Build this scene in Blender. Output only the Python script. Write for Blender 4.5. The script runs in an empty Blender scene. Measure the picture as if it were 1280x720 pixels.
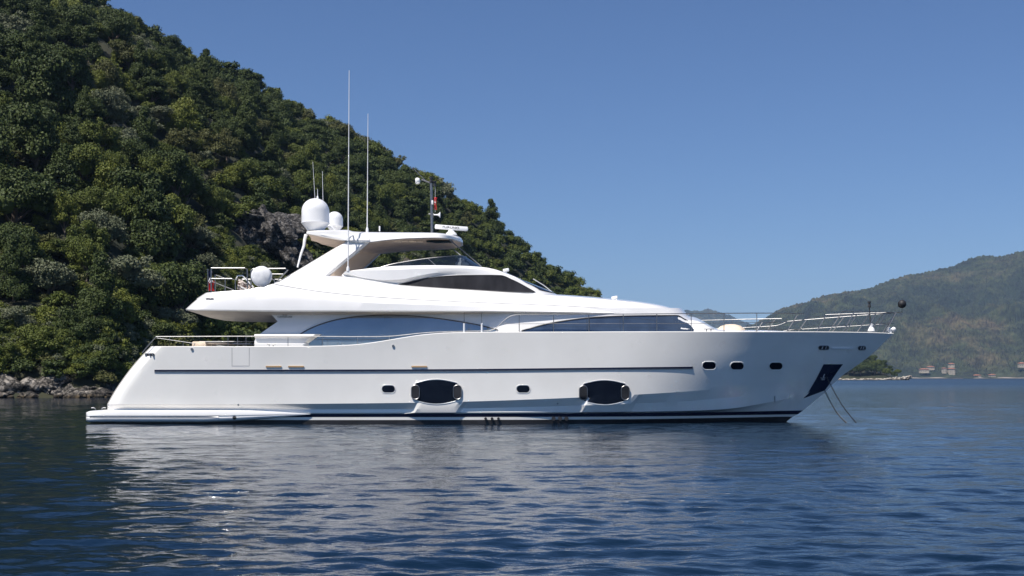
import bpy, bmesh, math, random
import numpy as np
from mathutils import Vector, Matrix
random.seed(7); RNG = np.random.default_rng(11)
S = bpy.context.scene; COL = S.collection

# ------------------------------------------------------------------ camera, sky, sun, exposure
F = 1500.0; CH = 1.7; CY = -46.9          # focal length in photo pixels, eye height, camera y
cam = bpy.data.cameras.new('camera'); camo = bpy.data.objects.new('camera', cam); COL.objects.link(camo)
cam.sensor_width = 36; cam.lens = F / 1280 * 36; cam.shift_y = 112 / 1280
cam.clip_start = 0.1; cam.clip_end = 30000
camo.location = (0, CY, CH); camo.rotation_euler = (math.radians(90), 0, 0); S.camera = camo
SUN_EL = math.radians(57); SX, SY = -0.63, -0.777
world = bpy.data.worlds.new('World'); S.world = world; world.use_nodes = True
wn = world.node_tree; bg = wn.nodes['Background']
sky = wn.nodes.new('ShaderNodeTexSky'); sky.sky_type = 'NISHITA'; sky.sun_disc = False
sky.sun_elevation = SUN_EL; sky.sun_rotation = math.atan2(SX, SY)
sky.altitude = 0; sky.air_density = 1.0; sky.dust_density = 0.3; sky.ozone_density = 3.0
tint = wn.nodes.new('ShaderNodeMix'); tint.data_type = 'RGBA'; tint.blend_type = 'MULTIPLY'; tint.inputs['Factor'].default_value = 1
tint.inputs['B'].default_value = (.74, .905, 1.20, 1); wn.links.new(sky.outputs[0], tint.inputs['A']); wn.links.new(tint.outputs['Result'], bg.inputs[0]); bg.inputs[1].default_value = 0.059
sun = bpy.data.lights.new('sun', 'SUN'); suno = bpy.data.objects.new('sun', sun); COL.objects.link(suno)
sun.energy = 5.0; sun.angle = math.radians(0.53); sun.color = (1.0, 0.945, 0.87)
sv = Vector((SX * math.cos(SUN_EL), SY * math.cos(SUN_EL), math.sin(SUN_EL)))
suno.rotation_euler = sv.to_track_quat('Z', 'Y').to_euler()
S.view_settings.view_transform = 'Standard'; S.view_settings.look = 'None'
S.view_settings.gamma = 1; S.view_settings.exposure = 0.36; S.view_settings.use_curve_mapping = False
S.render.engine = 'CYCLES'
cy = S.cycles; cy.use_denoising = True; cy.max_bounces = 7; cy.diffuse_bounces = 3; cy.glossy_bounces = 4
cy.transmission_bounces = 4; cy.transparent_max_bounces = 8; cy.volume_bounces = 0
cy.caustics_reflective = True; cy.blur_glossy = 0.0; cy.caustics_refractive = False; cy.sample_clamp_indirect = 0

# ------------------------------------------------------------------ materials
def mat(name, col, rough=0.5, metal=0.0, coat=0.0, spec=0.5, ior=None):
    m = bpy.data.materials.new(name); m.use_nodes = True
    b = m.node_tree.nodes['Principled BSDF']
    b.inputs['Base Color'].default_value = (*col, 1); b.inputs['Roughness'].default_value = rough
    b.inputs['Metallic'].default_value = metal; b.inputs['Coat Weight'].default_value = coat
    b.inputs['Coat Roughness'].default_value = 0.04
    b.inputs['Specular IOR Level'].default_value = spec
    if ior: b.inputs['IOR'].default_value = ior
    return m
def nd(m, t, **kw):
    n = m.node_tree.nodes.new(t)
    for k, v in kw.items():
        if k in n.inputs: n.inputs[k].default_value = v
        else: setattr(n, k, v)
    return n
def vary(m, c1, c2, scale=3.0, rough=None, bump=0.0, bscale=None, detail=4, coords='Object', stretch=None, lo=0.35, hi=0.65):
    """colour mottling between c1 and c2, optional bump"""
    nt = m.node_tree; b = nt.nodes['Principled BSDF']
    tc = nd(m, 'ShaderNodeTexCoord'); src = tc.outputs[coords]
    if stretch:
        mp = nd(m, 'ShaderNodeMapping'); mp.inputs['Scale'].default_value = stretch
        nt.links.new(src, mp.inputs[0]); src = mp.outputs[0]
    n = nd(m, 'ShaderNodeTexNoise', Scale=scale, Detail=detail); nt.links.new(src, n.inputs['Vector'])
    r = nd(m, 'ShaderNodeValToRGB'); r.color_ramp.elements[0].position = lo; r.color_ramp.elements[1].position = hi
    r.color_ramp.elements[0].color = (*c1, 1); r.color_ramp.elements[1].color = (*c2, 1)
    nt.links.new(n.outputs[0], r.inputs[0]); nt.links.new(r.outputs[0], b.inputs['Base Color'])
    if bump:
        n2 = nd(m, 'ShaderNodeTexNoise', Scale=bscale or scale * 4, Detail=6); nt.links.new(src, n2.inputs['Vector'])
        bp = nd(m, 'ShaderNodeBump', Strength=bump); nt.links.new(n2.outputs[0], bp.inputs['Height'])
        nt.links.new(bp.outputs[0], b.inputs['Normal'])
    return m
M = {}
M['gel'] = vary(mat('white_gelcoat', (.8, .8, .8), .22, coat=.6), (.80, .785, .765), (.835, .82, .80), 1.5, bump=.02, bscale=1.2)
M['hull'] = vary(mat('hull_paint', (.8, .8, .8), .16, coat=1.0), (.80, .775, .725), (.845, .82, .77), .8, bump=.05, bscale=.7)
M['navy'] = vary(mat('navy_paint', (.01, .012, .035), .25, coat=.15, spec=.3), (.008, .01, .03), (.014, .018, .045), 2)
M['black'] = vary(mat('black_antifouling', (.01, .01, .012), .6), (.008, .008, .01), (.02, .02, .024), 3)
M['glass'] = vary(mat('blue_tinted_glass', (.10, .16, .26), .04, metal=.55, coat=1), (.24, .29, .33), (.31, .36, .40), .6)
M['fglass'] = vary(mat('dark_blue_glass', (.03, .05, .09), .05, metal=.5, coat=1), (.06, .085, .13), (.10, .14, .20), 1.1)
M['dglass'] = vary(mat('black_glass', (.01, .012, .016), .07, spec=.18), (.003, .005, .011), (.006, .009, .017), 1.5)
M['cover'] = vary(mat('dark_mesh_cover', (.03, .03, .035), .55, spec=.25), (.008, .008, .011), (.026, .026, .031), 2.2, bump=.5, bscale=5, stretch=(1, 1, .35))
M['steel'] = vary(mat('stainless_steel', (.3, .3, .3), .42, metal=1), (.24, .24, .245), (.32, .32, .32), 6)
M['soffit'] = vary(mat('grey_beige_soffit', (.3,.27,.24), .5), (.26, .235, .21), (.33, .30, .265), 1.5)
M['crease_shade'] = vary(mat('crease_shade_grey', (.3,.3,.31), .6), (.26,.26,.27), (.36,.36,.37), 4)  # grey that stands in for shade along the moulding crease
M['seal'] = vary(mat('dark_window_seal', (.03, .03, .035), .4), (.02, .02, .022), (.045, .045, .05), 5)
M['tan'] = vary(mat('beige_liner', (.5, .4, .32), .6), (.50, .39, .30), (.60, .48, .38), 2)
M['teak'] = vary(mat('teak', (.45, .29, .15), .5), (.36, .22, .10), (.52, .35, .19), 3, stretch=(.3, 6, 6))
M['cream'] = vary(mat('cream_fabric', (.7, .58, .45), .85), (.62, .50, .38), (.74, .63, .50), 3, bump=.15)
M['white'] = vary(mat('white_plastic', (.8, .8, .8), .35, coat=.3), (.76, .76, .76), (.82, .82, .82), 2)
M['cloth'] = vary(mat('white_cloth', (.75, .75, .76), .9), (.66, .66, .68), (.8, .8, .8), 6, bump=.6, bscale=4)
M['red'] = vary(mat('red_flag_cloth', (.6, .03, .03), .8), (.5, .02, .02), (.66, .05, .05), 6)
M['flagnavy'] = vary(mat('navy_flag_cloth', (.02, .03, .12), .8), (.015, .02, .09), (.03, .04, .15), 6)
M['pattern'] = vary(mat('patterned_fabric', (.5, .3, .2), .8), (.08, .04, .03), (.75, .66, .58), 14, lo=.45, hi=.55)
M['smoke'] = mat('smoked_acrylic', (.02, .03, .045), .05, coat=1)
nt = M['smoke'].node_tree; b = nt.nodes['Principled BSDF']; tr = nt.nodes.new('ShaderNodeBsdfTransparent')
tr.inputs[0].default_value = (.30, .36, .42, 1); mx = nt.nodes.new('ShaderNodeMixShader'); mx.inputs[0].default_value = .42
nt.links.new(tr.outputs[0], mx.inputs[1]); nt.links.new(b.outputs[0], mx.inputs[2])
nt.links.new(mx.outputs[0], nt.nodes['Material Output'].inputs[0])

# ------------------------------------------------------------------ mesh helpers
def tag(o, label=None, cat=None, group=None, kind=None):
    if label: o['label'] = label
    if cat: o['category'] = cat
    if group: o['group'] = group
    if kind: o['kind'] = kind
    return o
def finish(bm, angle=32, merge=1e-4):
    if merge: bmesh.ops.remove_doubles(bm, verts=bm.verts, dist=merge)
    bmesh.ops.recalc_face_normals(bm, faces=bm.faces)
    a = math.radians(angle)
    for f in bm.faces: f.smooth = True
    for e in bm.edges:
        if len(e.link_faces) == 2 and e.calc_face_angle(0) > a: e.smooth = False
PAIR = {}
def _mk(name, bm, mats, parent):
    me = bpy.data.meshes.new(name); bm.to_mesh(me)
    for m in (mats if isinstance(mats, (list, tuple)) else [mats]): me.materials.append(m)
    o = bpy.data.objects.new(name, me); COL.objects.link(o)
    if parent:
        o.parent = parent; base = parent
        while base.parent: base = base.parent
        o.location = -Vector(base.location) if parent == base else Vector((0, 0, 0))
    return o
def mk(name, bm, mats, parent=None, angle=32, merge=1e-4):
    """links the mesh; a port/starboard pair with nothing across the centreline becomes two objects"""
    finish(bm, angle, merge)
    ys = [v.co.y for v in bm.verts]
    if parent and min(ys) < -.02 and max(ys) > .02 and not any(abs(y) < .02 for y in ys) and \
       not any((e.verts[0].co.y > 0) != (e.verts[1].co.y > 0) for e in bm.edges):
        b2 = bm.copy()
        bmesh.ops.delete(bm, geom=[v for v in bm.verts if v.co.y > 0], context='VERTS')
        bmesh.ops.delete(b2, geom=[v for v in b2.verts if v.co.y < 0], context='VERTS')
        o = _mk(name, bm, mats, parent); f = _mk(name, b2, mats, PAIR.get(parent.name, parent)); PAIR[o.name] = f
        bm.free(); b2.free(); return o
    o = _mk(name, bm, mats, parent); bm.free(); return o
def empty(name, loc=(0, 0, 0)):
    o = bpy.data.objects.new(name, None); COL.objects.link(o); o.location = loc; return o
def unp(px, py, y):
    D = y - CY
    return Vector(((px - 640) / F * D, y, CH + (472 - py) / F * D))
def pchip(pts, k=1):
    xs = np.array([p[0] for p in pts], float); ys = np.array([p[k] for p in pts], float)
    h = np.diff(xs); d = np.diff(ys) / h; m = np.zeros(len(xs))
    m[0] = d[0]; m[-1] = d[-1]
    for i in range(1, len(xs) - 1):
        if d[i - 1] * d[i] > 0:
            w1 = 2 * h[i] + h[i - 1]; w2 = h[i] + 2 * h[i - 1]
            m[i] = (w1 + w2) / (w1 / d[i - 1] + w2 / d[i])
    def f(x):
        x = min(max(x, xs[0]), xs[-1]); i = min(int(np.searchsorted(xs, x, 'right')) - 1, len(xs) - 2); i = max(i, 0)
        t = (x - xs[i]) / h[i]; t2 = t * t; t3 = t2 * t
        return float((2*t3-3*t2+1)*ys[i] + (t3-2*t2+t)*h[i]*m[i] + (-2*t3+3*t2)*ys[i+1] + (t3-t2)*h[i]*m[i+1])
    return f
def smooth(fn, a, b, win):
    n = 500; xs = np.linspace(a, b, n); ys = np.array([fn(x) for x in xs]); out = ys.copy(); w0 = int(win/(b-a)*n)
    for i in range(n):
        w = min(w0, i, n-1-i)
        if w > 0: k = np.hanning(2*w+3)[1:-1]; out[i] = (ys[i-w:i+w+1]*k).sum()/k.sum()
    return lambda x: float(np.interp(x, xs, out))
def row(pts, corner=0.0, cpx=18.0, sm=0):
    """pts (px, py, half breadth) -> callable t -> (px, py, hb); corner rounds the aft end in plan"""
    fy, fh = pchip(pts, 1), pchip(pts, 2); a, b_ = pts[0][0], pts[-1][0]
    if sm: fh = smooth(fh, a, b_, sm); fy = smooth(fy, a, b_, 12)
    def f(t):
        px = a + (b_ - a) * t; hb = fh(px)
        if corner:
            s = min(max((px - a) / cpx, 0), 1); hb -= corner * (1 - math.sqrt(max(0, 1 - (1 - s) ** 2)))
        return px, fy(px), hb
    return f
class Skin:
    def __init__(s, rows, ts): s.rows = rows; s.ts = ts
    def at(s, t, v):
        i = min(int(v), len(s.rows) - 2); w = v - i
        a = s.rows[i](t); b_ = s.rows[i + 1](t)
        return tuple(a[k] * (1 - w) + b_[k] * w for k in range(3))
    def tv(s, px, py):
        def tsolve(v):
            a, c = s.at(0.0, v)[0], s.at(1.0, v)[0]
            return min(max((px - a) / (c - a), 0.0), 1.0)
        lo, hi = 0.0, len(s.rows) - 1.0
        up = s.at(tsolve(0), 0)[1] < s.at(tsolve(hi), hi)[1]
        for _ in range(26):
            m = (lo + hi) / 2; p = s.at(tsolve(m), m)[1]
            if (p < py) == up: lo = m
            else: hi = m
        return tsolve(lo), lo
    def hb(s, px, py):
        t, v = s.tv(px, py); return s.at(t, v)[2]
    def pt(s, px, py, off=0.0, side=-1):
        h = s.hb(px, py); p = unp(px, py, -(h + off))
        return Vector((p.x, p.y if side < 0 else -p.y, p.z))
    def grid(s, sub=1):
        out = []
        n = len(s.rows) - 1
        for k in range(n * sub + 1):
            v = k / sub
            out.append([unp(q[0], q[1], -q[2]) for q in (s.at(t, v) for t in s.ts)])
        return out
def add_grid(bm, rows, mi=0, both=True, mfun=None):
    sides = (1, -1) if both else (1,)
    for sd in sides:
        vs = [[bm.verts.new((p[0], p[1] * sd, p[2])) for p in r] for r in rows]
        for i in range(len(vs) - 1):
            for j in range(len(vs[i]) - 1):
                q = [vs[i][j], vs[i][j+1], vs[i+1][j+1], vs[i+1][j]]
                f = bm.faces.new(q)
                f.material_index = mfun(i, j) if mfun else mi
def cap_ends(bm, rows, j, mi=0):
    """closes a mirrored skin across the centreline at column j"""
    a = [bm.verts.new(r[j]) for r in rows]; c = [bm.verts.new((r[j][0], -r[j][1], r[j][2])) for r in rows]
    for i in range(len(a) - 1):
        f = bm.faces.new([a[i], a[i+1], c[i+1], c[i]]); f.material_index = mi
def tube(bm, pts, r, seg=8, closed=False, mi=0, caps=True, r2=None):
    pts = [Vector(p) for p in pts]; n = len(pts); rings = []
    for i, p in enumerate(pts):
        a = pts[i-1] if (i > 0 or closed) else p; c = pts[(i+1) % n] if (i < n-1 or closed) else p
        t = (c - a).normalized() if (c - a).length > 1e-9 else Vector((1, 0, 0))
        ref = Vector((0, 0, 1)) if abs(t.z) < .9 else Vector((0, 1, 0))
        u = t.cross(ref).normalized(); w = u.cross(t)
        rr = r if r2 is None else r + (r2 - r) * i / (n - 1)
        rings.append([bm.verts.new(p + rr * (math.cos(2*math.pi*k/seg) * u + math.sin(2*math.pi*k/seg) * w)) for k in range(seg)])
    for i in range(n if closed else n - 1):
        A, B = rings[i], rings[(i+1) % n]
        for k in range(seg):
            f = bm.faces.new([A[k], A[(k+1) % seg], B[(k+1) % seg], B[k]]); f.material_index = mi
    if caps and not closed:
        for rg in (rings[0], rings[-1]): bm.faces.new(rg).material_index = mi
def box(bm, c, s, mi=0, bev=0.0, rot=None):
    r = bmesh.ops.create_cube(bm, size=1.0)
    vs = r['verts']
    for v in vs: v.co = Vector((v.co.x * s[0], v.co.y * s[1], v.co.z * s[2]))
    es = list({e for v in vs for e in v.link_edges}); fs = list({f for v in vs for f in v.link_faces})
    if bev:
        rb = bmesh.ops.bevel(bm, geom=es, offset=bev, segments=2, affect='EDGES', profile=.5)
        vs = list({v for f in rb['faces'] for v in f.verts} | {v for v in vs if v.is_valid})
        fs = list({f for v in vs for f in v.link_faces})
    for f in fs:
        if f.is_valid: f.material_index = mi
    for v in vs:
        if rot: v.co = rot @ v.co
        v.co += Vector(c)
def lathe(bm, prof, c, seg=24, mi=0, ax='z'):
    rings = []
    for r, z in prof:
        if r < 1e-5: rings.append([bm.verts.new((0, 0, z))])
        else: rings.append([bm.verts.new((r*math.cos(2*math.pi*k/seg), r*math.sin(2*math.pi*k/seg), z)) for k in range(seg)])
    for A, B in zip(rings, rings[1:]):
        for k in range(seg):
            a = [A[k % len(A)], A[(k+1) % len(A)], B[(k+1) % len(B)], B[k % len(B)]]
            q = []
            for v in a:
                if v not in q: q.append(v)
            if len(q) > 2: bm.faces.new(q).material_index = mi
    for rg in rings:
        for v in rg:
            if ax == 'y': v.co = Vector((v.co.x, v.co.z, v.co.y))
            if ax == 'x': v.co = Vector((v.co.z, v.co.y, v.co.x))
            v.co += Vector(c)
def plate_on(bm, skin, poly, off=.01, rings=3, mi=0, both=True, dish=0.0, wall=.02):
    """convex outline in photo pixels laid on a skin as a thin raised plate"""
    cx = sum(p[0] for p in poly) / len(poly); cyy = sum(p[1] for p in poly) / len(poly)
    R = []
    base = [skin.pt(px, py, off - wall) for px, py in poly]
    R.append(base)
    for k in range(rings + 1):
        w = 1 - k / rings
        if w == 0: R.append([skin.pt(cx, cyy, off - dish)]); continue
        R.append([skin.pt(cx + (px - cx) * w, cyy + (py - cyy) * w, off - dish * (1 - w)) for px, py in poly])
    for sd in ((1, -1) if both else (1,)):
        V = [[bm.verts.new((p.x, p.y * sd, p.z)) for p in r] for r in R]
        n = len(poly)
        for A, B in zip(V, V[1:]):
            for k in range(n):
                q = []
                for v in (A[k], A[(k+1) % n], B[(k+1) % len(B)] if len(B) > 1 else B[0], B[k % len(B)]):
                    if v not in q: q.append(v)
                bm.faces.new(q).material_index = mi
def rim_on(bm, skin, poly, r=.015, off=.012, closed=True, mi=0, both=True, seg=6):
    P = [skin.pt(px, py, off) for px, py in poly]
    for sd in ((1, -1) if both else (1,)):
        tube(bm, [(p.x, p.y * sd, p.z) for p in P], r, seg, closed, mi)
def strip_on(bm, skin, top, bot, px0, px1, n, m=3, off=.01, mi=0, both=True, wall=.02):
    G = []
    for k in range(m + 1):
        w = k / m
        G.append([skin.pt(px0 + (px1-px0)*j/n, top(px0 + (px1-px0)*j/n)*(1-w) + bot(px0 + (px1-px0)*j/n)*w, off) for j in range(n+1)])
    if wall:
        G.insert(0, [skin.pt(px0 + (px1-px0)*j/n, top(px0 + (px1-px0)*j/n), off - wall) for j in range(n+1)])
        G.append([skin.pt(px0 + (px1-px0)*j/n, bot(px0 + (px1-px0)*j/n), off - wall) for j in range(n+1)])
    add_grid(bm, G, mi, both)
def rrect(x0, y0, x1, y1, r, n=5):
    out = []
    for cx, cyy, a0 in ((x1-r, y0+r, -90), (x1-r, y1-r, 0), (x0+r, y1-r, 90), (x0+r, y0+r, 180)):
        for k in range(n + 1):
            a = math.radians(a0 + 90*k/n); out.append((cx + r*math.cos(a), cyy + r*math.sin(a)))
    return out
NB = bmesh.new
# ================================================================== THE YACHT
YT = empty('motor_yacht', (0, 0, 0))
tag(YT, 'large white motor yacht with navy bottom stripe anchored side-on below the wooded hill', 'yacht')

sheer_pts = [(188,433.5,3.12),(318,433.5,3.2),(400,433,3.2),(440,431.5,3.2),(470,428,3.2),(500,423,3.2),(530,418.6,3.2),(560,416.4,3.2),
  (600,415.6,3.2),(700,415.3,3.2),(800,415,3.15),(870,415,3.0),(940,415,2.6),(1000,415,2.0),(1050,415.3,1.3),(1090,416,.62),(1117,417,.03)]
knuck_pts = [(134,505,2.95),(250,505.3,3.0),(515,503.5,3.02),(600,501.5,3.02),(720,497,3.0),(790,493.5,2.88),(850,490,2.58),(900,486,2.12),
  (960,480,1.40),(1000,474.5,.90),(1030,470,.48),(1055,467.8,.03)]
R_sheer = row(sheer_pts, .45, sm=60); R_kn = row(knuck_pts, .45, sm=60)
def mid(fr, p0, p1):
    def f(t):
        a = R_sheer(t); b_ = R_kn(t)
        return p0 + (p1-p0)*t, a[1]*(1-fr) + b_[1]*fr, b_[2] + (a[2]-b_[2]) * (1-fr)**1.35
    return f
def gapbox(px):
    g = 0
    for a, b_ in ((518, 574), (728, 790)):
        g = max(g, min(max((px - a) / 6 + .5, 0), 1) * min(max((b_ - px) / 6 + .5, 0), 1))
    return g
R_step0 = row([(134,511,2.75),(250,512,2.8),(515,511.5,2.82),(600,510,2.82),(720,507,2.78),(790,504.5,2.62),(850,502,2.32),(900,498,1.85),(960,492,1.14),(1000,486,.62),(1025,482,.28),(1041,480,.03)], .45, sm=60)
def R_step(t):
    p = R_step0(t); g = gapbox(p[0]); k = knh(p[0])
    return p[0], p[1], p[2] * (1-g) + (k - .02) * g
knh = pchip(knuck_pts, 2)
R_chine = row([(134,516,2.78),(400,516,2.83),(600,515.5,2.83),(720,515,2.72),(800,514.5,2.45),(860,513.5,2.10),(905,511.5,1.66),(960,503,.96),(1004,494,.42),(1022,490,.18),(1034,488,.03)], .45, sm=60)
R_n0 = row([(134,517.3,2.74),(400,517.3,2.79),(600,517,2.78),(720,516.6,2.62),(800,516.2,2.25),(870,515.4,1.65),(905,515,1.3),(960,513.8,.62),(990,513.2,.18),(1004,513,.03)], .45, sm=60)
R_n1 = row([(134,521.5,2.72),(400,521.5,2.77),(600,521.3,2.76),(720,521,2.58),(800,520.6,2.2),(870,519.8,1.6),(905,519.2,1.22),(960,518.4,.52),(985,518,.15),(997,518,.03)], .45, sm=60)
R_n2 = row([(134,525,2.71),(400,525,2.76),(600,524.8,2.75),(720,524.4,2.55),(800,523.9,2.15),(870,522.8,1.54),(905,522.2,1.15),(960,521.2,.44),(982,520.8,.1),(991,520.8,.03)], .45, sm=60)
R_n3 = row([(134,531,2.70),(400,531,2.74),(600,530.8,2.73),(720,530.4,2.5),(800,529.6,2.05),(870,528.4,1.42),(905,527.8,1.05),(960,526.8,.33),(978,526.4,.08),(984,526.4,.03)], .45, sm=60)
R_n4 = row([(134,548,2.5),(600,548,2.5),(800,546,1.6),(905,544,.6),(950,543,.1),(960,543,.03)], .45)
_ps = pchip([(0,188),(.2,174),(.4,162),(.6,151.5),(.8,142),(1,134)]); _pe = pchip([(0,1117),(.2,1106),(.4,1096),(.6,1084),(.8,1070),(1,1055)])
_ch = R_chine
def R_chine(t):
    p = _ch(t); return p[0], p[1], p[2] + .13 * gapbox(p[0])
hrows = [R_sheer] + [mid(k/14, _ps(k/14), _pe(k/14)) for k in range(1, 14)] + [R_kn, R_step, R_chine, R_n0, R_n1, R_n2, R_n3, R_n4]
ts_h = [0,.0015,.004,.007,.011,.015,.02] + [.02 + (.96-.02)*k/150 for k in range(1,151)] + [.97,.98,.988,.994,.998,1]
HULL = Skin(hrows, ts_h)
G = HULL.grid()
bm = NB()
def hm(i, j):
    return {17: 1, 18: 0, 19: 2, 20: 2}.get(i, 0)
add_grid(bm, G, mfun=hm); cap_ends(bm, G, 0)
cap = [[Vector((p.x, p.y, p.z)) for p in G[0]]]
def inb(d, dz): return [Vector((p.x, min(p.y + d, 0), p.z + (dz if dz > 0 else dz * min(1, max(0, -p.y - .25) / 2.0)))) for p in G[0]]
cap += [inb(.02, .02), inb(.16, .02), inb(.24, -.32), [Vector((p.x, 0, q.z)) for p, q in zip(G[0], inb(.24, -.32))]]
add_grid(bm, cap); cap_ends(bm, cap, 0)
mk('hull', bm, [M['hull'], M['navy'], M['black']], YT, 13)

# dark rubbing line
bm = NB(); l1 = pchip([(193,462.2),(500,461.7),(866,458.3)])
strip_on(bm, HULL, lambda x: l1(x), lambda x: l1(x)+2.0, 193, 866, 90, 1, .018, wall=.03)
mk('rubbing_strake', bm, M['navy'], YT)
bm = NB()
strip_on(bm, HULL, lambda x: l1(x)+2.05, lambda x: l1(x)+3.1, 193, 866, 90, 1, .03, wall=.04)
mk('strake_trim', bm, M['steel'], YT)
bm = NB(); strip_on(bm, HULL, lambda x: l1(x)+3.1, lambda x: l1(x)+3.6, 193, 866, 90, 1, .012, wall=.02); 
mk('strake_lip', bm, M['gel'], YT)

# portholes
for cx, cyy in ((485.5,486.3),(654,486.3),(886.5,457),(921.5,457.6),(970,457.6)):
    bm = NB(); P = rrect(cx-8, cyy-4.3, cx+8, cyy+4.3, 4.2)
    plate_on(bm, HULL, P, .012); ph = mk('porthole', bm, M['dglass'], YT)
    bm = NB(); rim_on(bm, HULL, rrect(cx-8.8, cyy-5.1, cx+8.8, cyy+5.1, 4.9), .010, .008); r_ = mk('rim', bm, M['gel'], ph)
# big hull windows
for cx in (545.5, 755.5):
    bm = NB(); P = []
    for k in range(13):
        x = cx - 25 + 50*k/12; P.append((x, 490 - 11 - 4.0*math.sin(math.pi*k/12)))
    P += [(cx+28, 482.5), (cx+28, 497)]
    for k in range(13):
        x = cx + 25 - 50*k/12; P.append((x, 490 + 10.2 + 4.2*math.sin(math.pi*k/12)))
    P += [(cx-28, 497), (cx-28, 482.5)]
    if cx > 700: P = [(x, y + .8) for x, y in P]
    plate_on(bm, HULL, P, .02, wall=.05); hw = mk('hull_window', bm, M['dglass'], YT)
    bm = NB(); rim_on(bm, HULL, [(cx + (x-cx)*1.03, 490 + (y-490)*1.06) for x, y in P], .011, .010); mk('rim', bm, M['gel'], hw)
    for sx in (-1, 1):
        c = cx + sx*26.2; Q = rrect(c-5, 481.5, c+5, 499, 4.6)
        if cx > 700: Q = [(x, y + .8) for x, y in Q]
        bm = NB(); plate_on(bm, HULL, Q, .05, wall=.05); sp = mk('side_port', bm, M['black'], hw)
        bm = NB(); rim_on(bm, HULL, Q, .018, .05); mk('rim', bm, M['steel'], sp)
# hawse slots, door seam, small fittings
for a, b_ in ((332,352),(360,380),(514,534)):
    bm = NB(); P = rrect(a, 457.3, b_, 459.2, .9, 3); plate_on(bm, HULL, P, .03, wall=.04); mk('fairlead', bm, M['teak'], YT)
bm = NB(); rim_on(bm, HULL, [(290,435),(290,457.5),(311.5,457.5),(311.5,435)], .006, .001, closed=False, seg=4); mk('side_door_seam', bm, M['seal'], YT)
for x, y, r in ((240,436.5,.05),(298,506,.035),(491.5,432.5,.05),(697,504.5,.03)):
    bm = NB(); p = HULL.pt(x, y, .0); lathe(bm, [(0,-.03),(r,-.03),(r,.02),(r*.6,.03),(r*.5,.0),(0,.0)], p, 12, ax='y'); mk('deck_drain', bm, M['steel'], YT)
for x0, n in ((607,3),(692,3)):
    for k in range(n):
        bm = NB(); p = HULL.pt(x0 + k*8, 523.2, .03); rr = .075 if x0 > 650 else .05
        lathe(bm, [(0,-.12),(rr,-.12),(rr,.05),(rr*.7,.06),(rr*.65,0),(0,0)], p, 12, ax='y'); mk('exhaust_outlet', bm, M['black'], YT)
# stern cleat recess
bm = NB(); plate_on(bm, HULL, rrect(181,441.5,193,445,1.4,3), .02); mk('mooring_slot', bm, M['seal'], YT)
for x in (183, 187.5, 191): bm = NB(); p = HULL.pt(x, 443.2, .05); tube(bm, [p+Vector((0,0,-.05)), p+Vector((0,0,.05))], .03); tube(bm, [(p.x, -p.y, p.z-.05), (p.x, -p.y, p.z+.05)], .03); mk('mooring_roller', bm, M['steel'], YT)
# bow fairleads
for k, (a, b_, c) in enumerate(((1023.5,1036,434.7),(1073,1082,435))):
    bm = NB(); plate_on(bm, HULL, rrect(a, c-2.2, b_, c+2.2, 1.8, 3), .02); fl = mk('bow_fairlead', bm, M['seal'], YT)
    bm = NB(); rim_on(bm, HULL, rrect(a, c-2.4, b_, c+2.4, 2, 3), .018, .02)
    for x in (a*.65+b_*.35, a*.3+b_*.7): p = HULL.pt(x, c, .05); tube(bm, [p+Vector((-.02,0,-.06)), p+Vector((.03,0,.06))], .022)
    mk('roller', bm, M['steel'], fl)
bm = NB(); plate_on(bm, HULL, rrect(1040,434.6,1067,436.6,.9,3), .05, wall=.06); mk('bow_rub_plate', bm, M['white'], YT)
# anchor pocket
bm = NB(); tp = pchip([(1004,492.5),(1012,483),(1030,455.4),(1054,455.4)]); 
Pk = [(1029.5,455.3),(1040,455.3),(1053.8,455.3),(1048,463),(1041,473),(1035.5,482),(1031,488),(1018,493),(1004,498.3),(1011,489),(1020,474)]
plate_on(bm, HULL, Pk, .012, wall=.03, rings=4); ap = mk('anchor_pocket', bm, M['navy'], YT)
p = HULL.pt(1029.5, 471.5, .06)
bm = NB(); tube(bm, [p+Vector((.05,0,.18)), p+Vector((-.02,-.03,.0)), p+Vector((-.05,-.04,-.1))], .025)
tube(bm, [p+Vector((-.11,0,-.0)), p+Vector((-.07,-.03,-.11)), p+Vector((.03,-.02,-.1)), p+Vector((.05,0,.0))], .022)
mk('anchor', bm, M['steel'], ap)
bm = NB(); plate_on(bm, HULL, [(968,495),(969,495),(969,503),(968,503)], .03, rings=1); mk('bobstay_fitting', bm, M['steel'], YT)

# swim platform with its long side fairings
pt_ = lambda: None
top = [(107.5,515.5),(113,513.6),(134,512.8),(300,512.8),(340,514.2),(388,517.4)]
bot = [(107.5,525.5),(112,527.2),(250,527.4),(280,526.6),(320,524.4),(352,521.4),(388,517.9)]
hbp = [(107.5,3.05),(200,3.14),(300,3.12),(350,3.0),(388,2.84)]
ft, fb, fh_ = pchip(top), pchip(bot), pchip(hbp)
def prow(w, dh):
    def f(t):
        px = 107.5 + 280.5*t; s = min(px-107.5, 22)/22
        h = fh_(px) + dh * min(1, (388-px)/60) - .5*(1-math.sqrt(max(0, 1-(1-s)**2)))
        return px, ft(px)*(1-w) + fb(px)*w, h
    return f
ts_p = [0,.001,.003,.007,.012,.02,.03,.045,.06,.08] + [.08+.92*k/50 for k in range(1,51)]
PL = Skin([prow(0,-.09), prow(.06,-.02), prow(.2,0), prow(.46,0), prow(.5,-.035), prow(.62,-.035), prow(.66,0), prow(.8,-.01), prow(.93,-.06), prow(1.0,-.16), prow(1.08,-.5)], ts_p)
G = PL.grid(); G.insert(0, [Vector((p.x, 0, p.z + .005)) for p in G[0]]); G.append([Vector((p.x, 0, p.z)) for p in G[-1]])
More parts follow.
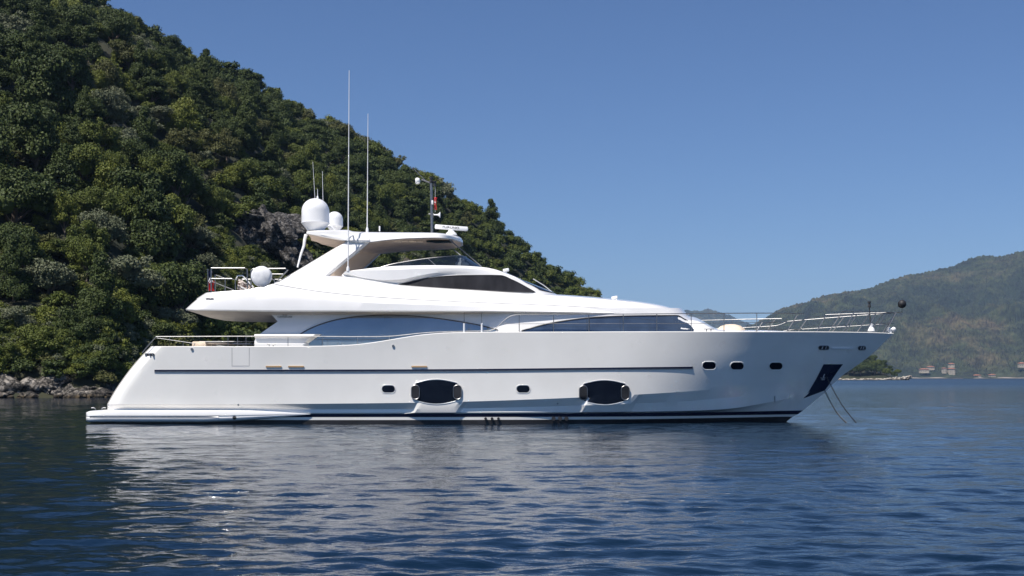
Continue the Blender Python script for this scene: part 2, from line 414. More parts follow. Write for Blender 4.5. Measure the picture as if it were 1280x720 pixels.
bm = NB(); add_grid(bm, G); cap_ends(bm, G, 0); pf = mk('swim_platform', bm, M['gel'], YT, 40)
bm = NB(); strip_on(bm, PL, lambda x: 520.4, lambda x: 521.9, 112, 273, 30, 1, .03, wall=.05); mk('metal_strip', bm, M['steel'], pf)
bm = NB(); plate_on(bm, PL, rrect(290.5,520,295.5,524.5,2.2,4), .012); mk('socket', bm, M['black'], pf)
for x in (119, 127.5):
    for sd in (1, -1):
        p = unp(x, 511.6, -2.75); p.y *= sd; bm = NB(); s = 1 if x > 120 else -1
        tube(bm, [p+Vector((-.03*s,0,-.08)), p+Vector((0,0,.03)), p+Vector((.06*s,0,.06)), p+Vector((.14*s,0,.05))], .022); mk('cleat', bm, M['steel'], pf)

# ---------------- main deck house
def drow(pts, x0, tap=46, p=2.2):
    """(start px, py curve, hb curve, end px)"""
    pass
hbw = pchip([(318,2.42),(540,2.42),(590,2.55),(640,2.78),(700,2.80),(780,2.7),(840,2.45),(1010,2.1)])
def dhrow(x0, x1, py, dh):
    def f(t):
        px = x0 + (x1-x0)*t; h = hbw(px) + dh
        s = min(max((x1-px)/52.0, 0), 1); h *= (1-(1-s)**2.4)**(1/2.4)
        return px, py, max(h, 0.0)
    return f
DH = Skin([dhrow(318,905,440,.06), dhrow(318,902,426,.05), dhrow(321,897,420,.04), dhrow(334,890,411,.02), dhrow(347,874,402,-.02), dhrow(341,861,395,-.05), dhrow(331,852,385,-.09)],
          [k/120*.9 for k in range(121)] + [.9+.1*k/14 for k in range(1,15)])
G = DH.grid(2); bm = NB(); add_grid(bm, G); cap_ends(bm, G, 0); dh = mk('deck_house', bm, M['gel'], YT, 30)
# forward trunk in front of the wheelhouse windscreen
bm = NB(); T = Skin([row([(840,420,2.3),(900,420,2.3),(960,420,1.6),(1005,420,.02)]), row([(840,414,2.2),(900,414,2.2),(960,414.5,1.4),(995,415,.02)]),
                    row([(840,400,1.9),(870,402,1.9),(900,412.5,1.7),(960,413.6,1.1),(985,414.4,.02)]), row([(840,394,0),(866,396,0),(900,411.5,0),(960,413,0),(982,414,0)])], [k/40 for k in range(41)])
add_grid(bm, T.grid(3)); mk('coachroof', bm, M['gel'], dh, 50)
# side locker ledge by the cockpit
bm = NB(); LK = Skin([row([(318,417.5,2.5),(396,417.5,2.5),(407,417.8,2.45)]), row([(318,417.8,2.78),(394,417.8,2.78),(402,418,2.5)]), row([(318,420.5,2.84),(390,420.5,2.84),(398,420.6,2.5)]),
     row([(319,423,2.72),(386,423,2.7),(394,423,2.5)]), row([(319,429,2.72),(380,429,2.7),(386,429,2.5)]), row([(318,430,2.85),(380,430,2.85),(386,430,2.5)]), row([(318,440,2.85),(380,440,2.85),(386,440,2.5)])], [k/20 for k in range(21)])
G = LK.grid(); bm = NB(); add_grid(bm, G); cap_ends(bm, G, 0); mk('side_locker', bm, M['gel'], dh)
wt = pchip([(360,430.5),(366,424.5),(374,418.5),(385,412),(400,405.6),(420,399.8),(450,395.4),(480,393.9),(510,394.6),(540,397.2),(570,401.3),(600,406.6),(622,412.2)])
wb = pchip([(360,431.5),(364,436),(440,436),(480,432),(540,424),(600,419),(622,412.8)])
bm = NB(); strip_on(bm, DH, wt, wb, 360, 622, 80, 4, .012); sw = mk('saloon_window', bm, M['glass'], dh)
bm = NB(); rim_on(bm, DH, [(360+262*k/80, wt(360+262*k/80)) for k in range(81)], .022, .02, False)
for x in (439, 481): rim_on(bm, DH, [(x, wt(x)), (x, wb(x))], .010, .012, False)
mk('frame', bm, M['seal'], sw)
wt2 = pchip([(652,413.6),(660,411.3),(672,407.6),(690,403.6),(715,399.6),(745,396.5),(785,394.9),(846,394.4),(856,399.2),(878,411.8)])
wb2 = pchip([(652,414.4),(658,417),(700,418),(870,418),(878,412.6)])
bm = NB(); strip_on(bm, DH, wt2, wb2, 652, 877, 70, 4, .014); fw = mk('forward_window', bm, M['fglass'], dh)
bm = NB(); rim_on(bm, DH, [(652+225*k/70, wt2(652+225*k/70)) for k in range(71)], .026, .02, False)
for x in (737, 821): rim_on(bm, DH, [(x, wt2(x)), (x, wb2(x))], .012, .012, False)
mk('frame', bm, M['seal'], fw)
# ---------------- upper deck slab
U = [row([(276,399.8,0),(300,401,0),(345,402,0),(600,400,0),(700,396,0),(858,394,0)]),
     row([(262,397,1.2),(290,398.5,1.25),(345,399,1.3),(600,397,1.3),(700,394,1.2),(850,393.6,.7),(859,393.4,0)]),
     row([(242,390.5,2.4),(262,391.8,2.5),(345,392.3,2.6),(600,392.3,2.5),(700,392,2.4),(800,393,2.0),(850,393.3,1.0),(860,393,0)]),
     row([(233,388.0,2.75),(260,388.6,2.92),(345,389.6,2.98),(500,390,2.98),(600,390.2,2.95),(700,391.2,2.84),(780,392.6,2.55),(830,393,1.9),(852,393.2,1.0),(861,393.2,0)], .5, 20),
     row([(232,386.6,2.8),(260,387.0,2.98),(345,387.8,3.05),(500,388.2,3.05),(600,388.6,3.02),(700,389.8,2.9),(780,391.4,2.6),(830,391.9,1.95),(852,392.4,1.0),(861.5,392.6,0)], .5, 20),
     row([(240,379,2.78),(262,378.5,2.98),(345,376,3.05),(500,380,3.04),(600,383,2.98),(700,385.6,2.82),(780,388.8,2.5),(830,390.8,1.8),(850,391.6,.95),(860,392,0)], .5, 20),
     row([(246,374.0,2.72),(262,373.2,2.92),(345,368,3.0),(420,372.5,3.0),(500,376.4,2.98),(600,380.4,2.9),(700,383.7,2.73),(780,387.6,2.4),(830,390.2,1.7),(850,391.2,.85),(858,391.6,0)], .5, 20),
     row([(246,373,2.64),(262,372,2.84),(345,365,2.95),(420,370,2.97),(500,375.4,2.96),(600,379.6,2.87),(700,383,2.69),(780,387,2.36),(830,389.8,1.65),(850,390.9,.8),(857.5,391.3,0)], .5, 20),
     row([(257,366,2.55),(275,364.4,2.78),(300,363,2.82),(330,358.2,2.84),(343,354.6,2.84),(370,359.2,2.87),(400,363.8,2.9),(460,369.8,2.92),(520,373.8,2.88),(600,377.6,2.8),(700,381.6,2.6),(780,386,2.28),(830,389.2,1.6),(848,390.6,.7),(856,391,0)], .5, 20)]
ts_u = [0,.002,.005,.009,.014,.02,.027,.035] + [.035+.885*k/110 for k in range(1,111)] + [.92+.08*k/18 for k in range(1,19)]
UD = Skin(U, ts_u); G = UD.grid()
inn = [Vector((p.x, min(p.y+.12, 0), p.z-.0)) for p in G[-1]]; inn2 = [Vector((p.x, min(p.y+.16, 0), p.z-.35)) for p in G[-1]]; inn3 = [Vector((p.x, 0, p.z-.33)) for p in G[-1]]
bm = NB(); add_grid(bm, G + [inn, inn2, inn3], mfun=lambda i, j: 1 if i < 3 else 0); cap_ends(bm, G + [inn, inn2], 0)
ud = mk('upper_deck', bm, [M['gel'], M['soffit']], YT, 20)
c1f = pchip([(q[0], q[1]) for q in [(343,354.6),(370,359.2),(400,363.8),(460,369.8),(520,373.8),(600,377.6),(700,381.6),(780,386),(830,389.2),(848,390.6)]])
bm = NB(); strip_on(bm, UD, lambda x: c1f(x)+.15, lambda x: c1f(x)+1.0, 344, 846, 90, 1, .006, wall=0); mk('crease_shade_strip', bm, M['crease_shade'], ud)  # shade line of the crease, painted as a thin grey strip
bm = NB(); 
strip_on(bm, UD, lambda x: 372.4, lambda x: 374.2, 257, 267, 4, 1, .02, mi=0); mk('deck_vent', bm, M['seal'], ud)
# flybridge lower moulding: crease line up to the window sill, decked across
C1 = [(343,354.9,2.80),(370,359.4,2.83),(400,364,2.86),(460,370,2.88),(520,374,2.84),(600,377.8,2.76),(700,381.8,2.56),(780,386.2,2.24),(830,389.4,1.56),(848,390.7,.66),(855.5,391,0)]
C1b = [(343,354.2,2.82),(370,358.2,2.80),(400,362.5,2.83),(460,368.4,2.85),(520,372.4,2.81),(600,376.4,2.73),(700,380.6,2.53),(780,385,2.2),(830,388.2,1.52),(847,389.8,.64),(854,390.4,0)]
C2 = [(343,353.6,2.72),(375,349.6,2.72),(408,345,2.70),(435,346,2.68),(465,351,2.66),(500,357.0,2.64),(550,360.6,2.6),(610,364.4,2.5),(668,368.0,2.38),(700,370.0,2.28),(760,374.6,2.02),(800,379,1.7),(830,384,1.15),(846,387.8,.5),(852,389.2,0)]
C2b = [(343,353.2,2.60),(375,348.8,2.60),(408,344.6,2.58),(435,346,2.55),(465,350,2.52),(500,356,2.5),(550,359.8,2.45),(610,363.4,2.35),(668,367.2,2.22),(700,369.2,2.1),(760,373.8,1.82),(800,378,1.5),(830,383,.95),(843,386.6,.4),(849,388.4,0)]
C3 = [(343,353.2,0),(408,344.6,0),(435,346,0),(500,356,0),(550,359.8,0),(610,363.4,0),(668,366.6,0),(700,368.2,0),(760,372.8,0),(800,377,0),(830,382.2,0),(841,385.6,0),(847,387.6,0)]
ts_f = [k/110*.93 for k in range(111)] + [.93+.07*k/16 for k in range(1,17)]
FB = Skin([row(C1), row(C1b), row(C2), row(C2b), row(C3)], ts_f); G = FB.grid()
bm = NB(); add_grid(bm, G); cap_ends(bm, G, 0); fb_ = mk('flybridge_moulding', bm, M['gel'], YT, 26)
bm = NB(); strip_on(bm, FB, lambda x: pchip([(p[0], p[1]) for p in C2])(x)+1.6, lambda x: pchip([(p[0], p[1]) for p in C2])(x)+2.3, 495, 700, 40, 1, .006, wall=0); mk('moulding_seam', bm, M['white'], fb_)
# upper house (wheelhouse sides and coaming lip)
def urow(pts, x1, tap=34, pw=2.3):
    fy, fh = pchip(pts, 1), pchip(pts, 2); x0 = pts[0][0]
    def f(t):
        px = x0 + (x1-x0)*t; s = min(max((x1-px)/tap, 0), 1)
        return px, fy(px), fh(px) * (max(0, 1-(1-s)**pw))**(1/pw)
    return f
Sl = [(431,340.6),(440,343.6),(454,347),(482,349.9),(501,348.9),(520,345.4),(539,341.6),(570,338.6),(600,337.5),(640,345)]
c0 = urow([(427,345,2.52),(465,351.5,2.5),(500,358,2.48),(550,361.5,2.44),(610,365,2.36),(668,368.8,2.22),(701,370.6,2.1)], 701)
c1 = urow([(428,342.6,2.46),(440,348,2.46),(454,352,2.46),(482,355.4,2.45),(501,354.6,2.42),(520,350.4,2.40),(539,346.4,2.38),(570,343.2,2.33),(610,342.6,2.24),(640,346,2.15),(668,360,2.1),(692,366,2.0)], 692)
c2 = urow([(430,340.9,2.64),(440,343.9,2.64),(454,347.2,2.65),(482,350.1,2.62),(501,349.2,2.58),(520,345.6,2.52),(539,341.9,2.46),(570,339.0,2.36),(610,339.6,2.22),(640,344.5,2.1),(660,354.6,2.05),(682,362,2.0)], 682)
c3 = urow([(431,339.6,2.64),(445,338.6,2.62),(460,337.6,2.62),(482,337.4,2.6),(501,336.8,2.56),(539,335.4,2.46),(576,335.2,2.34),(610,337.6,2.2),(636,343.2,2.08),(655,353,2.0),(670,357,2.0)], 668)
c4 = urow([(431,339.2,2.56),(445,337.4,2.54),(460,335.6,2.52),(475,333.9,2.5),(501,332.2,2.46),(539,331.6,2.36),(576,332.2,2.24),(604,334.0,2.1),(630,340.0,2.0),(640,344.2,1.95),(650,350,1.9)], 652)
UH = Skin([c0, c1, c2, c3, c4], [k/100*.86 for k in range(101)] + [.86+.14*k/24 for k in range(1,25)])
G = UH.grid(2)
depth = pchip([(0,.5),(.62,.5),(.74,.0),(1,.0)])
i1 = [Vector((p.x, min(p.y+.1, 0), p.z+.0)) for p in G[-1]]
i2 = [Vector((p.x, min(p.y+.13, 0), p.z-depth(t))) for p, t in zip(G[-1], UH.ts)]
i3 = [Vector((p.x, 0, p.z-depth(t)+.12*(1-depth(t)*2))) for p, t in zip(G[-1], UH.ts)]
bm = NB(); add_grid(bm, G + [i1, i2, i3]); cap_ends(bm, G + [i1, i2], 0); uh = mk('wheelhouse', bm, M['gel'], YT, 24)
ut = pchip([(498,355.6),(508,353.2),(520,350.4),(539,346.9),(557,345.1),(580,344.2),(610,344),(626,344.3),(640,349.6),(669,364.9)])
ub = pchip([(498,356.3),(550,360),(600,362.6),(640,364.6),(669,365.6)])
bm = NB(); strip_on(bm, UH, ut, ub, 498, 669, 70, 5, .012); uw = mk('wheelhouse_window', bm, M['cover'], uh)
bm = NB(); rim_on(bm, UH, [(498+171*k/80, ut(498+171*k/80)) for k in range(81)] + [(669-171*k/60, ub(669-171*k/60)) for k in range(1,60)], .016, .014); mk('frame', bm, M['seal'], uw)
# windscreen on the raked front
bm = NB(); Gs = []
for k in range(9):
    v = .9 + 2.75*k/8; r_ = []
    for j in range(25):
        t = .925 + .075*j/24; q = UH.at(t, v); p = unp(q[0], q[1], -q[2]); r_.append(p + Vector((.02, -.012 if q[2] > .05 else 0, .02)))
    Gs.append(r_)
add_grid(bm, Gs); ws = mk('windscreen', bm, M['dglass'], uh)
bm = NB()
for y in (-.62, .62):
    tube(bm, [unp(692,366.6,y), unp(678,358,y)+Vector((.03,0,.05)), unp(665,350.6,y)+Vector((.04,0,.06))], .018)
mk('wiper', bm, M['white'], ws)

# radar arch legs
bm = NB()
for sd in (-1, 1):
    R = []
    for k in range(9):
        w = k/8; py = 356 - 56*w
        xl = 341 + (427.5-341)*((356-py)/(356-304.5)); xr = 398 + (464-398)*((356-py)/(356-301.5))
        ho = 2.62 - .5*w; hi = ho - .34
        R.append([unp(xl+1.5, py, -ho+.06), unp(xl+5, py, -ho), unp(xr-5.5, py, -ho), unp(xr-1.2, py+.4, -ho+.1), unp(xr, py+.5, -hi-.05), unp(xr-2, py, -hi), unp(xl+4, py, -hi), unp(xl, py, -hi-.06)])
    V = [[bm.verts.new((p.x, p.y*(-sd), p.z)) for p in r] for r in R]
    for a, b_ in zip(V, V[1:]):
        for k in range(8):
            f = bm.faces.new([a[k], a[(k+1)%8], b_[(k+1)%8], b_[k]]); f.material_index = 1 if k in (4,5) else 0
    bm.faces.new(V[0]); bm.faces.new(V[-1])
mk('arch_leg', bm, [M['gel'], M['tan']], YT, 25)
# hardtop
def hrow(pts, x1=578, tap=46, pw=2.2): return urow(pts, x1, tap, pw)
H = [hrow([(386,288.2,.02),(400,287.6,.02),(434,287.2,.02),(442,289.2,.02),(470,290.0,.02),(540,290.6,.02),(560,292.4,.02),(574,296,.02),(578,299,0)], 578),
     hrow([(385,288.6,1.6),(400,287.9,1.85),(434,287.5,2.0),(442,289.6,2.0),(470,290.6,2.0),(540,291.2,2.0),(560,293,2.0),(574,297,2.0),(578,300,2.0)], 577.5),
     hrow([(383,290.0,1.75),(400,289.2,2.0),(434,289.0,2.16),(442,290.6,2.13),(470,292.2,2.13),(540,292.6,2.12),(560,294.5,2.16),(574,298.5,2.1),(578,301,2.1)], 578.5),
     hrow([(383,292.0,1.75),(400,294.3,2.0),(418,298,2.12),(434,300.9,2.22),(448,302.6,2.22),(462,302.2,2.22),(482,299.8,2.22),(510,297.6,2.22),(540,296.8,2.22),(560,298,2.16),(574,301,2.1),(578,303.2,2.1)], 578.5),
     hrow([(384,293.0,1.65),(400,295.8,1.9),(418,299.4,2.0),(434,302.3,2.02),(448,304.0,2.02),(462,303.4,2.02),(482,301,2.02),(510,298.8,2.02),(540,298,2.02),(560,299.4,2.02),(574,302.8,2.0),(577,304.2,2.0)], 576),
     hrow([(388,296,1.0),(420,301,1.1),(460,304.6,1.1),(510,301.5,1.1),(545,301.5,1.1),(570,305,1.1)], 572),
     hrow([(389,300.5,.0),(420,306,.0),(460,309.6,.0),(510,306.5,.0),(545,306.5,.0),(570,309,.0)], 571)]
HT = Skin(H, [k/60*.86 for k in range(61)] + [.86+.14*k/22 for k in range(1,23)]); G = HT.grid(2)
for r_ in (G[0], G[-1]):
    for p in r_: p.y = 0
bm = NB(); add_grid(bm, G, mfun=lambda i, j: 1 if i >= 8 else 0); cap_ends(bm, G, 0); ht = mk('hardtop', bm, [M['gel'], M['tan']], YT, 35)
bm = NB()
for y in (-1.15, 1.15):
    for k in range(5):
        x = 487 + k*9.5; a = unp(x, 300.6, y); box(bm, a + Vector((0, 0, -.04)), (.24, .5, .03), 0, .008)
mk('sunroof_slats', bm, M['cream'], ht)
bm = NB(); Gp = []
for k in range(9):
    w = -1.5 + 3.0*k/8; Gp.append([unp(533+i*5.6, 300.6+(.45+w*.0)*abs(1)+ (w+1.5)*2.6 + .15*i, w) for i in range(7)])
add_grid(bm, Gp, both=False); 
for f in bm.faces: pass
mk('smoked_roof_panel', bm, M['dglass'], ht)
# small flanks: side spoiler lip on the hardtop
bm = NB(); sp_t = pchip([(400,292.8),(434,297.4),(470,298.8)]); sp_b = pchip([(400,293.2),(434,300.4),(470,300.6)])
strip_on(bm, HT, sp_t, sp_b, 401, 462, 20, 2, .035, wall=.05); mk('roof_side_lip', bm, M['gel'], ht)
# slim awning pole at the aft end
bm = NB(); a = unp(382.5, 293.5, -1.5); c = unp(372, 334, -2.0); 
tube(bm, [a, a.lerp(c,.15), a.lerp(c,.35)+Vector((.03,0,0)), a.lerp(c,.6), c], .07, 8, r2=.035); mk('awning_strut', bm, M['white'], YT)
# windscreen of the flybridge
w0 = urow([(474,335.4,2.42),(501,333,2.38),(539,332.4,2.28),(576,333,2.16),(604,334.6,2.0)], 604, 40)
w1 = urow([(476,334,2.42),(490,330.2,2.38),(505,327.4,2.32),(540,322.4,2.2),(575,319.6,2.05),(583,321,2.0)], 583, 40)
WS = Skin([w0, w1], [k/60*.8 for k in range(61)] + [.8+.2*k/26 for k in range(1,27)]); G = WS.grid(3)
bm = NB(); add_grid(bm, G); fwd = mk('flybridge_windscreen', bm, M['smoke'], YT)
bm = NB()
for sd in (1, -1):
    tube(bm, [(p.x, p.y*sd, p.z) for p in G[-1]], .018, 6)
    for t in (.55,):
        q = [WS.at(t, v) for v in (0, 1)]; tube(bm, [(unp(*k[:2], -k[2]).x, unp(*k[:2], -k[2]).y*sd, unp(*k[:2], -k[2]).z) for k in q], .014, 6)
    a = unp(561, 299, -1.9); c = unp(602, 333, -1.5); a.y *= sd; c.y *= sd; tube(bm, [a, c], .022, 6)
mk('frame', bm, M['steel'], fwd)
# helm seats
for (x, y0, yy, m_, sc) in ((577, 323, -1.1, 'cloth', 1.0), (508, 326, .3, 'cream', .5)):
    a = unp(x, y0, yy); bm = NB(); w = .36*sc
    box(bm, a + Vector((0, 0, -.5*sc)), (w*1.5, .55, .7), 0, .1, Matrix.Rotation(.12, 3, 'Y'))
    box(bm, a + Vector((-.02, 0, -.14*sc)), (w*.75, .42, .3*sc), 0, .08, Matrix.Rotation(.2, 3, 'Y')); mk('helm_seat', bm, M[m_], YT)

# ---------------- masts, domes, aerials
def dome(cx, ytop, ybase, wpx, y, name):
    s = (y - CY)/F; r = wpx/2*s; z1 = CH + (472-ytop)*s; z0 = CH + (472-ybase)*s; h = z1-z0; X = (cx-640)*s
    prof = [(0, h)] + [(r*math.sin(a), h - r*.95 + r*.95*math.cos(a)) for a in [math.radians(d) for d in range(10,91,10)]]
    prof += [(r*1.0, .26*h), (r*1.03, .255*h), (r*1.03, .235*h), (r*.97, .21*h), (r*.62, .03*h), (r*.6, 0), (0, 0)]
    bm = NB(); lathe(bm, prof, (X, y, z0), 36); return mk(name, bm, M['white'], YT, 30)
dome(394.3, 248, 288.6, 34.5, -.75, 'satellite_dome'); dome(418.5, 264.5, 288.6, 20, .9, 'satellite_dome')
bm = NB(); a = unp(410, 286, .2); tube(bm, [a+Vector((-.25,0,-.1)), a+Vector((-.1,0,.1)), a+Vector((.1,0,.1)), a+Vector((.3,0,-.1))], .05); mk('dome_bracket', bm, M['white'], YT)
def whip(x, y0, y1, yy, r, name='whip_aerial', lean=0):
    bm = NB(); a = unp(x, y1, yy); c = unp(x+lean, y0, yy)
    tube(bm, [a, a.lerp(c,.02), a.lerp(c,.5), c], r, 8, r2=r*.35); lathe(bm, [(0,-.02),(r*2,-.02),(r*2,.1),(r*1.2,.16),(0,.16)], a, 10); mk(name, bm, M['white'], YT)
whip(435, 88, 338.5, -2.6, .030, lean=1.5); whip(459, 142, 289.5, -1.2, .026, lean=1)
whip(404.5, 214, 288, 1.3, .018, lean=-1.5); whip(396, 202, 288, 1.3, .016, lean=-5); whip(397, 236, 250, -.7, .02)
bm = NB(); a = unp(435.3, 299, -2.6); tube(bm, [a, a+Vector((.1,.2,.15)), a+Vector((.12,.5,.2))], .025, 6); lathe(bm, [(0,-.05),(.05,-.05),(.05,.05),(0,.05)], a, 10); mk('aerial_bracket', bm, M['white'], YT)
bm = NB(); a = unp(474.5, 289, .3); tube(bm, [a, a+Vector((0,0,.2))], .03); mk('roof_fitting', bm, M['white'], YT)
# mast
bm = NB(); m0 = unp(540, 291, 0.3); m1 = unp(539, 229, 0.3); tube(bm, [m0, m0.lerp(m1,.35), m0.lerp(m1,.36), m1], .055, 10)
tube(bm, [m0.lerp(m1,.38)+Vector((-.12,0,0)), m0.lerp(m1,.38)+Vector((.1,0,0))], .02)
tube(bm, [m1+Vector((0,0,-.05)), unp(531,225,.3), unp(517,211,.3)], .016); tube(bm, [m1, unp(527,224.5,.3)], .03)
mast = mk('light_mast', bm, M['steel'], YT)
bm = NB(); a = unp(538.6, 224.5, .3); lathe(bm, [(0,-.14),(.06,-.14),(.07,-.05),(.05,-.04),(.05,.04),(.08,.05),(.08,.1),(0,.1)], a, 12)
mk('navigation_lamp', bm, M['seal'], mast); bm = NB()
a = unp(543.2, 229.5, .3); lathe(bm, [(0,-.1),(.08,-.1),(.08,-.07),(.05,-.06),(.05,.05),(.08,.06),(.08,.1),(0,.1)], a, 12)
mk('navigation_lamp', bm, M['seal'], mast); bm = NB()
a = unp(516.5, 210.5, .3); lathe(bm, [(0,-.04),(.05,-.04),(.03,.03),(0,.05)], a, 10); mk('wind_vane', bm, M['seal'], mast)
bm = NB(); a = unp(522.5, 226.2, .25); lathe(bm, [(0,-.1),(.10,-.1),(.13,-.06),(.13,.0),(.10,.06),(0,.1)], a, 16, ax='x'); mk('camera_dome', bm, M['white'], mast)
bm = NB(); a = unp(542, 268.5, .3); lathe(bm, [(0,0),(.02,0),(.025,.14),(.05,.2),(.13,.26),(.12,.255),(0,.19)], a, 14, ax='x'); mk('horn', bm, M['white'], mast)
bm = NB(); a = unp(540.5, 253, .2); box(bm, a, (.07,.07,.16), 0, .015); mk('lamp_box', bm, M['white'], mast)
# open array radar
bm = NB(); a = unp(564, 292.5, 0); lathe(bm, [(0,-.05),(.24,-.05),(.2,.03),(.12,.1),(.1,.17),(0,.17)], a, 20); rd = mk('radar', bm, M['white'], YT)
bm = NB(); c = unp(564.3, 284.8, 0); box(bm, c, (1.3, .16, .17), 0, .04, Matrix.Rotation(.075, 3, 'Y')); sc_ = mk('scanner_bar', bm, M['white'], rd)
def text(body, size, loc, rot, m, parent, name, ext=.003):
    cu = bpy.data.curves.new(name, 'FONT'); cu.body = body; cu.size = size; cu.extrude = ext; cu.align_x = 'CENTER'; cu.align_y = 'CENTER'
    o = bpy.data.objects.new(name, cu); COL.objects.link(o); dg = bpy.context.evaluated_depsgraph_get()
    me = bpy.data.meshes.new_from_object(o.evaluated_get(dg)); bpy.data.objects.remove(o)
    me.materials.clear(); me.materials.append(m); o2 = bpy.data.objects.new(name, me); COL.objects.link(o2)
    o2.location = loc; o2.rotation_euler = rot; o2.parent = parent
    return o2
text('FURUNO', .12, (c.x-.02, c.y-.085, c.z+.0), (math.radians(90), .075, 0), M['seal'], sc_, 'lettering').scale = (1.35, 1, 1)
# small white roof lamps
for x, y0, yy in ((632.5, 341, -.4), (768, 375.4, -.3)):
    a = unp(x, y0, yy); bm = NB(); tube(bm, [a+Vector((0,0,-.12)), a+Vector((0,0,.06))], .04); box(bm, a+Vector((.0,0,.1)), (.24,.2,.12), 0, .03, Matrix.Rotation(-.2, 3, 'Y')); mk('searchlight', bm, M['white'], YT)

# ---------------- rails
shb = pchip(sheer_pts, 2)
def rp(px, py, inset=.08): return unp(px, py, -max(shb(px) - inset, 0.02))
def rail(pts, r=.02, name='handrail', inset=.08, sm=4, m='steel', posts=(), pr=.014):
    fy = pchip(pts) if all(b_[0] > a[0] for a, b_ in zip(pts, pts[1:])) else None
    P = []
    if fy and sm > 1:
        n = max(2, int((pts[-1][0]-pts[0][0])/6)); P = [rp(pts[0][0] + (pts[-1][0]-pts[0][0])*k/n, fy(pts[0][0] + (pts[-1][0]-pts[0][0])*k/n), inset) for k in range(n+1)]
    else: P = [rp(x, y, inset) for x, y in pts]
    bm = NB(); r *= .75; pr *= .85
    for sd in (1, -1):
        tube(bm, [(p.x, p.y*sd, p.z) for p in P], r, 8)
        for (xa, ya, xb, yb) in posts:
            q = [rp(xa, ya, inset), rp(xb, yb, inset)]; tube(bm, [(p.x, p.y*sd, p.z) for p in q], pr, 6)
            f_ = rp(xa, ya, inset); lathe(bm, [(0,0),(.035,0),(.035,.03),(0,.035)], (f_.x, f_.y*sd, f_.z-.01), 8)
    return mk(name, bm, M[m], YT)
sy = pchip([(p[0], p[1]) for p in sheer_pts])
rail([(178,441),(184,433.5),(195,421)], .022, sm=1)
rail([(195,420.8),(318,420.4),(400,420.6),(447,420.9),(470,420.8),(487,420.4),(505,418.8),(525,416.6),(545,415.2),(580,414.2),(612,413.4)], .024,
     posts=[(x, sy(x)+.5, x, y) for x, y in ((212,420.7),(285,420.5),(297,420.5),(307.5,420.5),(360,420.5),(403,420.6),(447,420.9),(486.5,420.4))])
rail([(196,422.5),(244,429.4)], .016, posts=[(212,433.5,212,424.8),(229,433.5,229,427.3),(240,436.5,244,429)])
rail([(612,413.4),(618,411.5),(626,404.6),(634,397.2),(641,394.2),(650,393.2)], .022)
top_posts = [(x, 415.6, x, y) for x, y in ((649,393.2),(692,393),(736,392.8),(779,392.6),(821,392.3),(864,392),(905,391.6),(946,391.3))]
rail([(650,393.2),(736,392.8),(821,392.3),(905,391.6),(960,391.4),(1005,392.2)], .022, posts=top_posts, pr=.018)
rail([(628,404.8),(700,404.6),(860,404.3),(946,403.2),(957,403.2),(1000,401.3)], .012)
rail([(957,403),(990,402),(1002,401),(1011,396.2),(1020,395.6),(1065,393.2),(1121,391)], .018,
     posts=[(945.5,414,953,403),(984,414,997,393.5),(1021,414.4,1031.5,396),(1054,414.5,1068,389.4),(1057.5,414.6,1070.5,394),(1083,414.8,1095,391),(1095,415,1107,391.6),(1107,415.4,1120,391)], pr=.026)
rail([(947,412.4),(990,411.8),(1003,411.2),(1009,408.4),(1025,407.4),(1065,406),(1117,404.2)], .014)
rail([(1052,389.2),(1090,389.6),(1127,390.8)], .016)
# boarding gate frame
bm = NB()
tube(bm, [rp(580.2,417), rp(580.2,390.6), rp(602,390.6), rp(602,417)], .012, 6); mk('gate_frame', bm, M['seal'], YT)
bm = NB()
for x in (580.2, 602.3):
    bm = NB(); tube(bm, [rp(x,417.5,.06), rp(x,404,.06)], .035, 8); mk('gate_post', bm, M['white'], YT)
# flybridge aft rails
bm = NB()
for sd in (1, -1):
    def q(x, y, yy=-2.55): p = unp(x, y, yy); return Vector((p.x, p.y*sd, p.z))
    tube(bm, [q(264,335),(q(306,335)),(q(309,336.5)),(q(309.4,361))], .024, 7); tube(bm, [q(264,348.3), q(290,348.3), q(294,350), q(294.4,364)], .02, 7)
    tube(bm, [q(264,335), q(264,366)], .024, 7); tube(bm, [q(269,343.4), q(269,366)], .022, 7); tube(bm, [q(270,344), q(282,348.3)], .018, 7)
    tube(bm, [q(281.5,348), q(281.5,366)], .022, 7); tube(bm, [q(265,352), q(292,362.4)], .014, 7)
    tube(bm, [q(314,361), q(314,337.6), q(316,336), q(357,335.6), q(360,337.2), q(343.5,354.5)], .024, 7); tube(bm, [q(317,342.6), q(354,342.6)], .018, 7); tube(bm, [q(318,349.2), q(348,349.2)], .014, 7)
mk('flybridge_rail', bm, M['steel'], YT)
# bow fittings
bm = NB(); a = unp(1089, 414, 0); lathe(bm, [(0,0),(.14,0),(.12,.1),(.07,.16),(.09,.26),(.04,.3),(0,.3)], a, 14); mk('windlass', bm, M['white'], YT)
bm = NB(); a = unp(1114, 413.6, 0); tube(bm, [a+Vector((-.03,0,-.14)), a+Vector((-.03,0,.06))], .05)
lathe(bm, [(0,-.16),(.07,-.16),(.1,-.1),(.06,0),(.1,.1),(.07,.16),(0,.16)], a + Vector((0,0,.06)), 14, ax='x'); mk('bow_roller', bm, M['white'], YT)
bm = NB(); a = unp(1088, 405, 0); c = unp(1086.6, 383, 0); tube(bm, [a+Vector((.03,0,-.2)), a, c], .022)
lathe(bm, [(0,-.14),(.06,-.14),(.07,-.1),(.05,-.03),(.05,.03),(.07,.04),(.07,.1),(0,.1)], unp(1086.6, 380, 0), 12); mk('anchor_light', bm, M['seal'], YT)
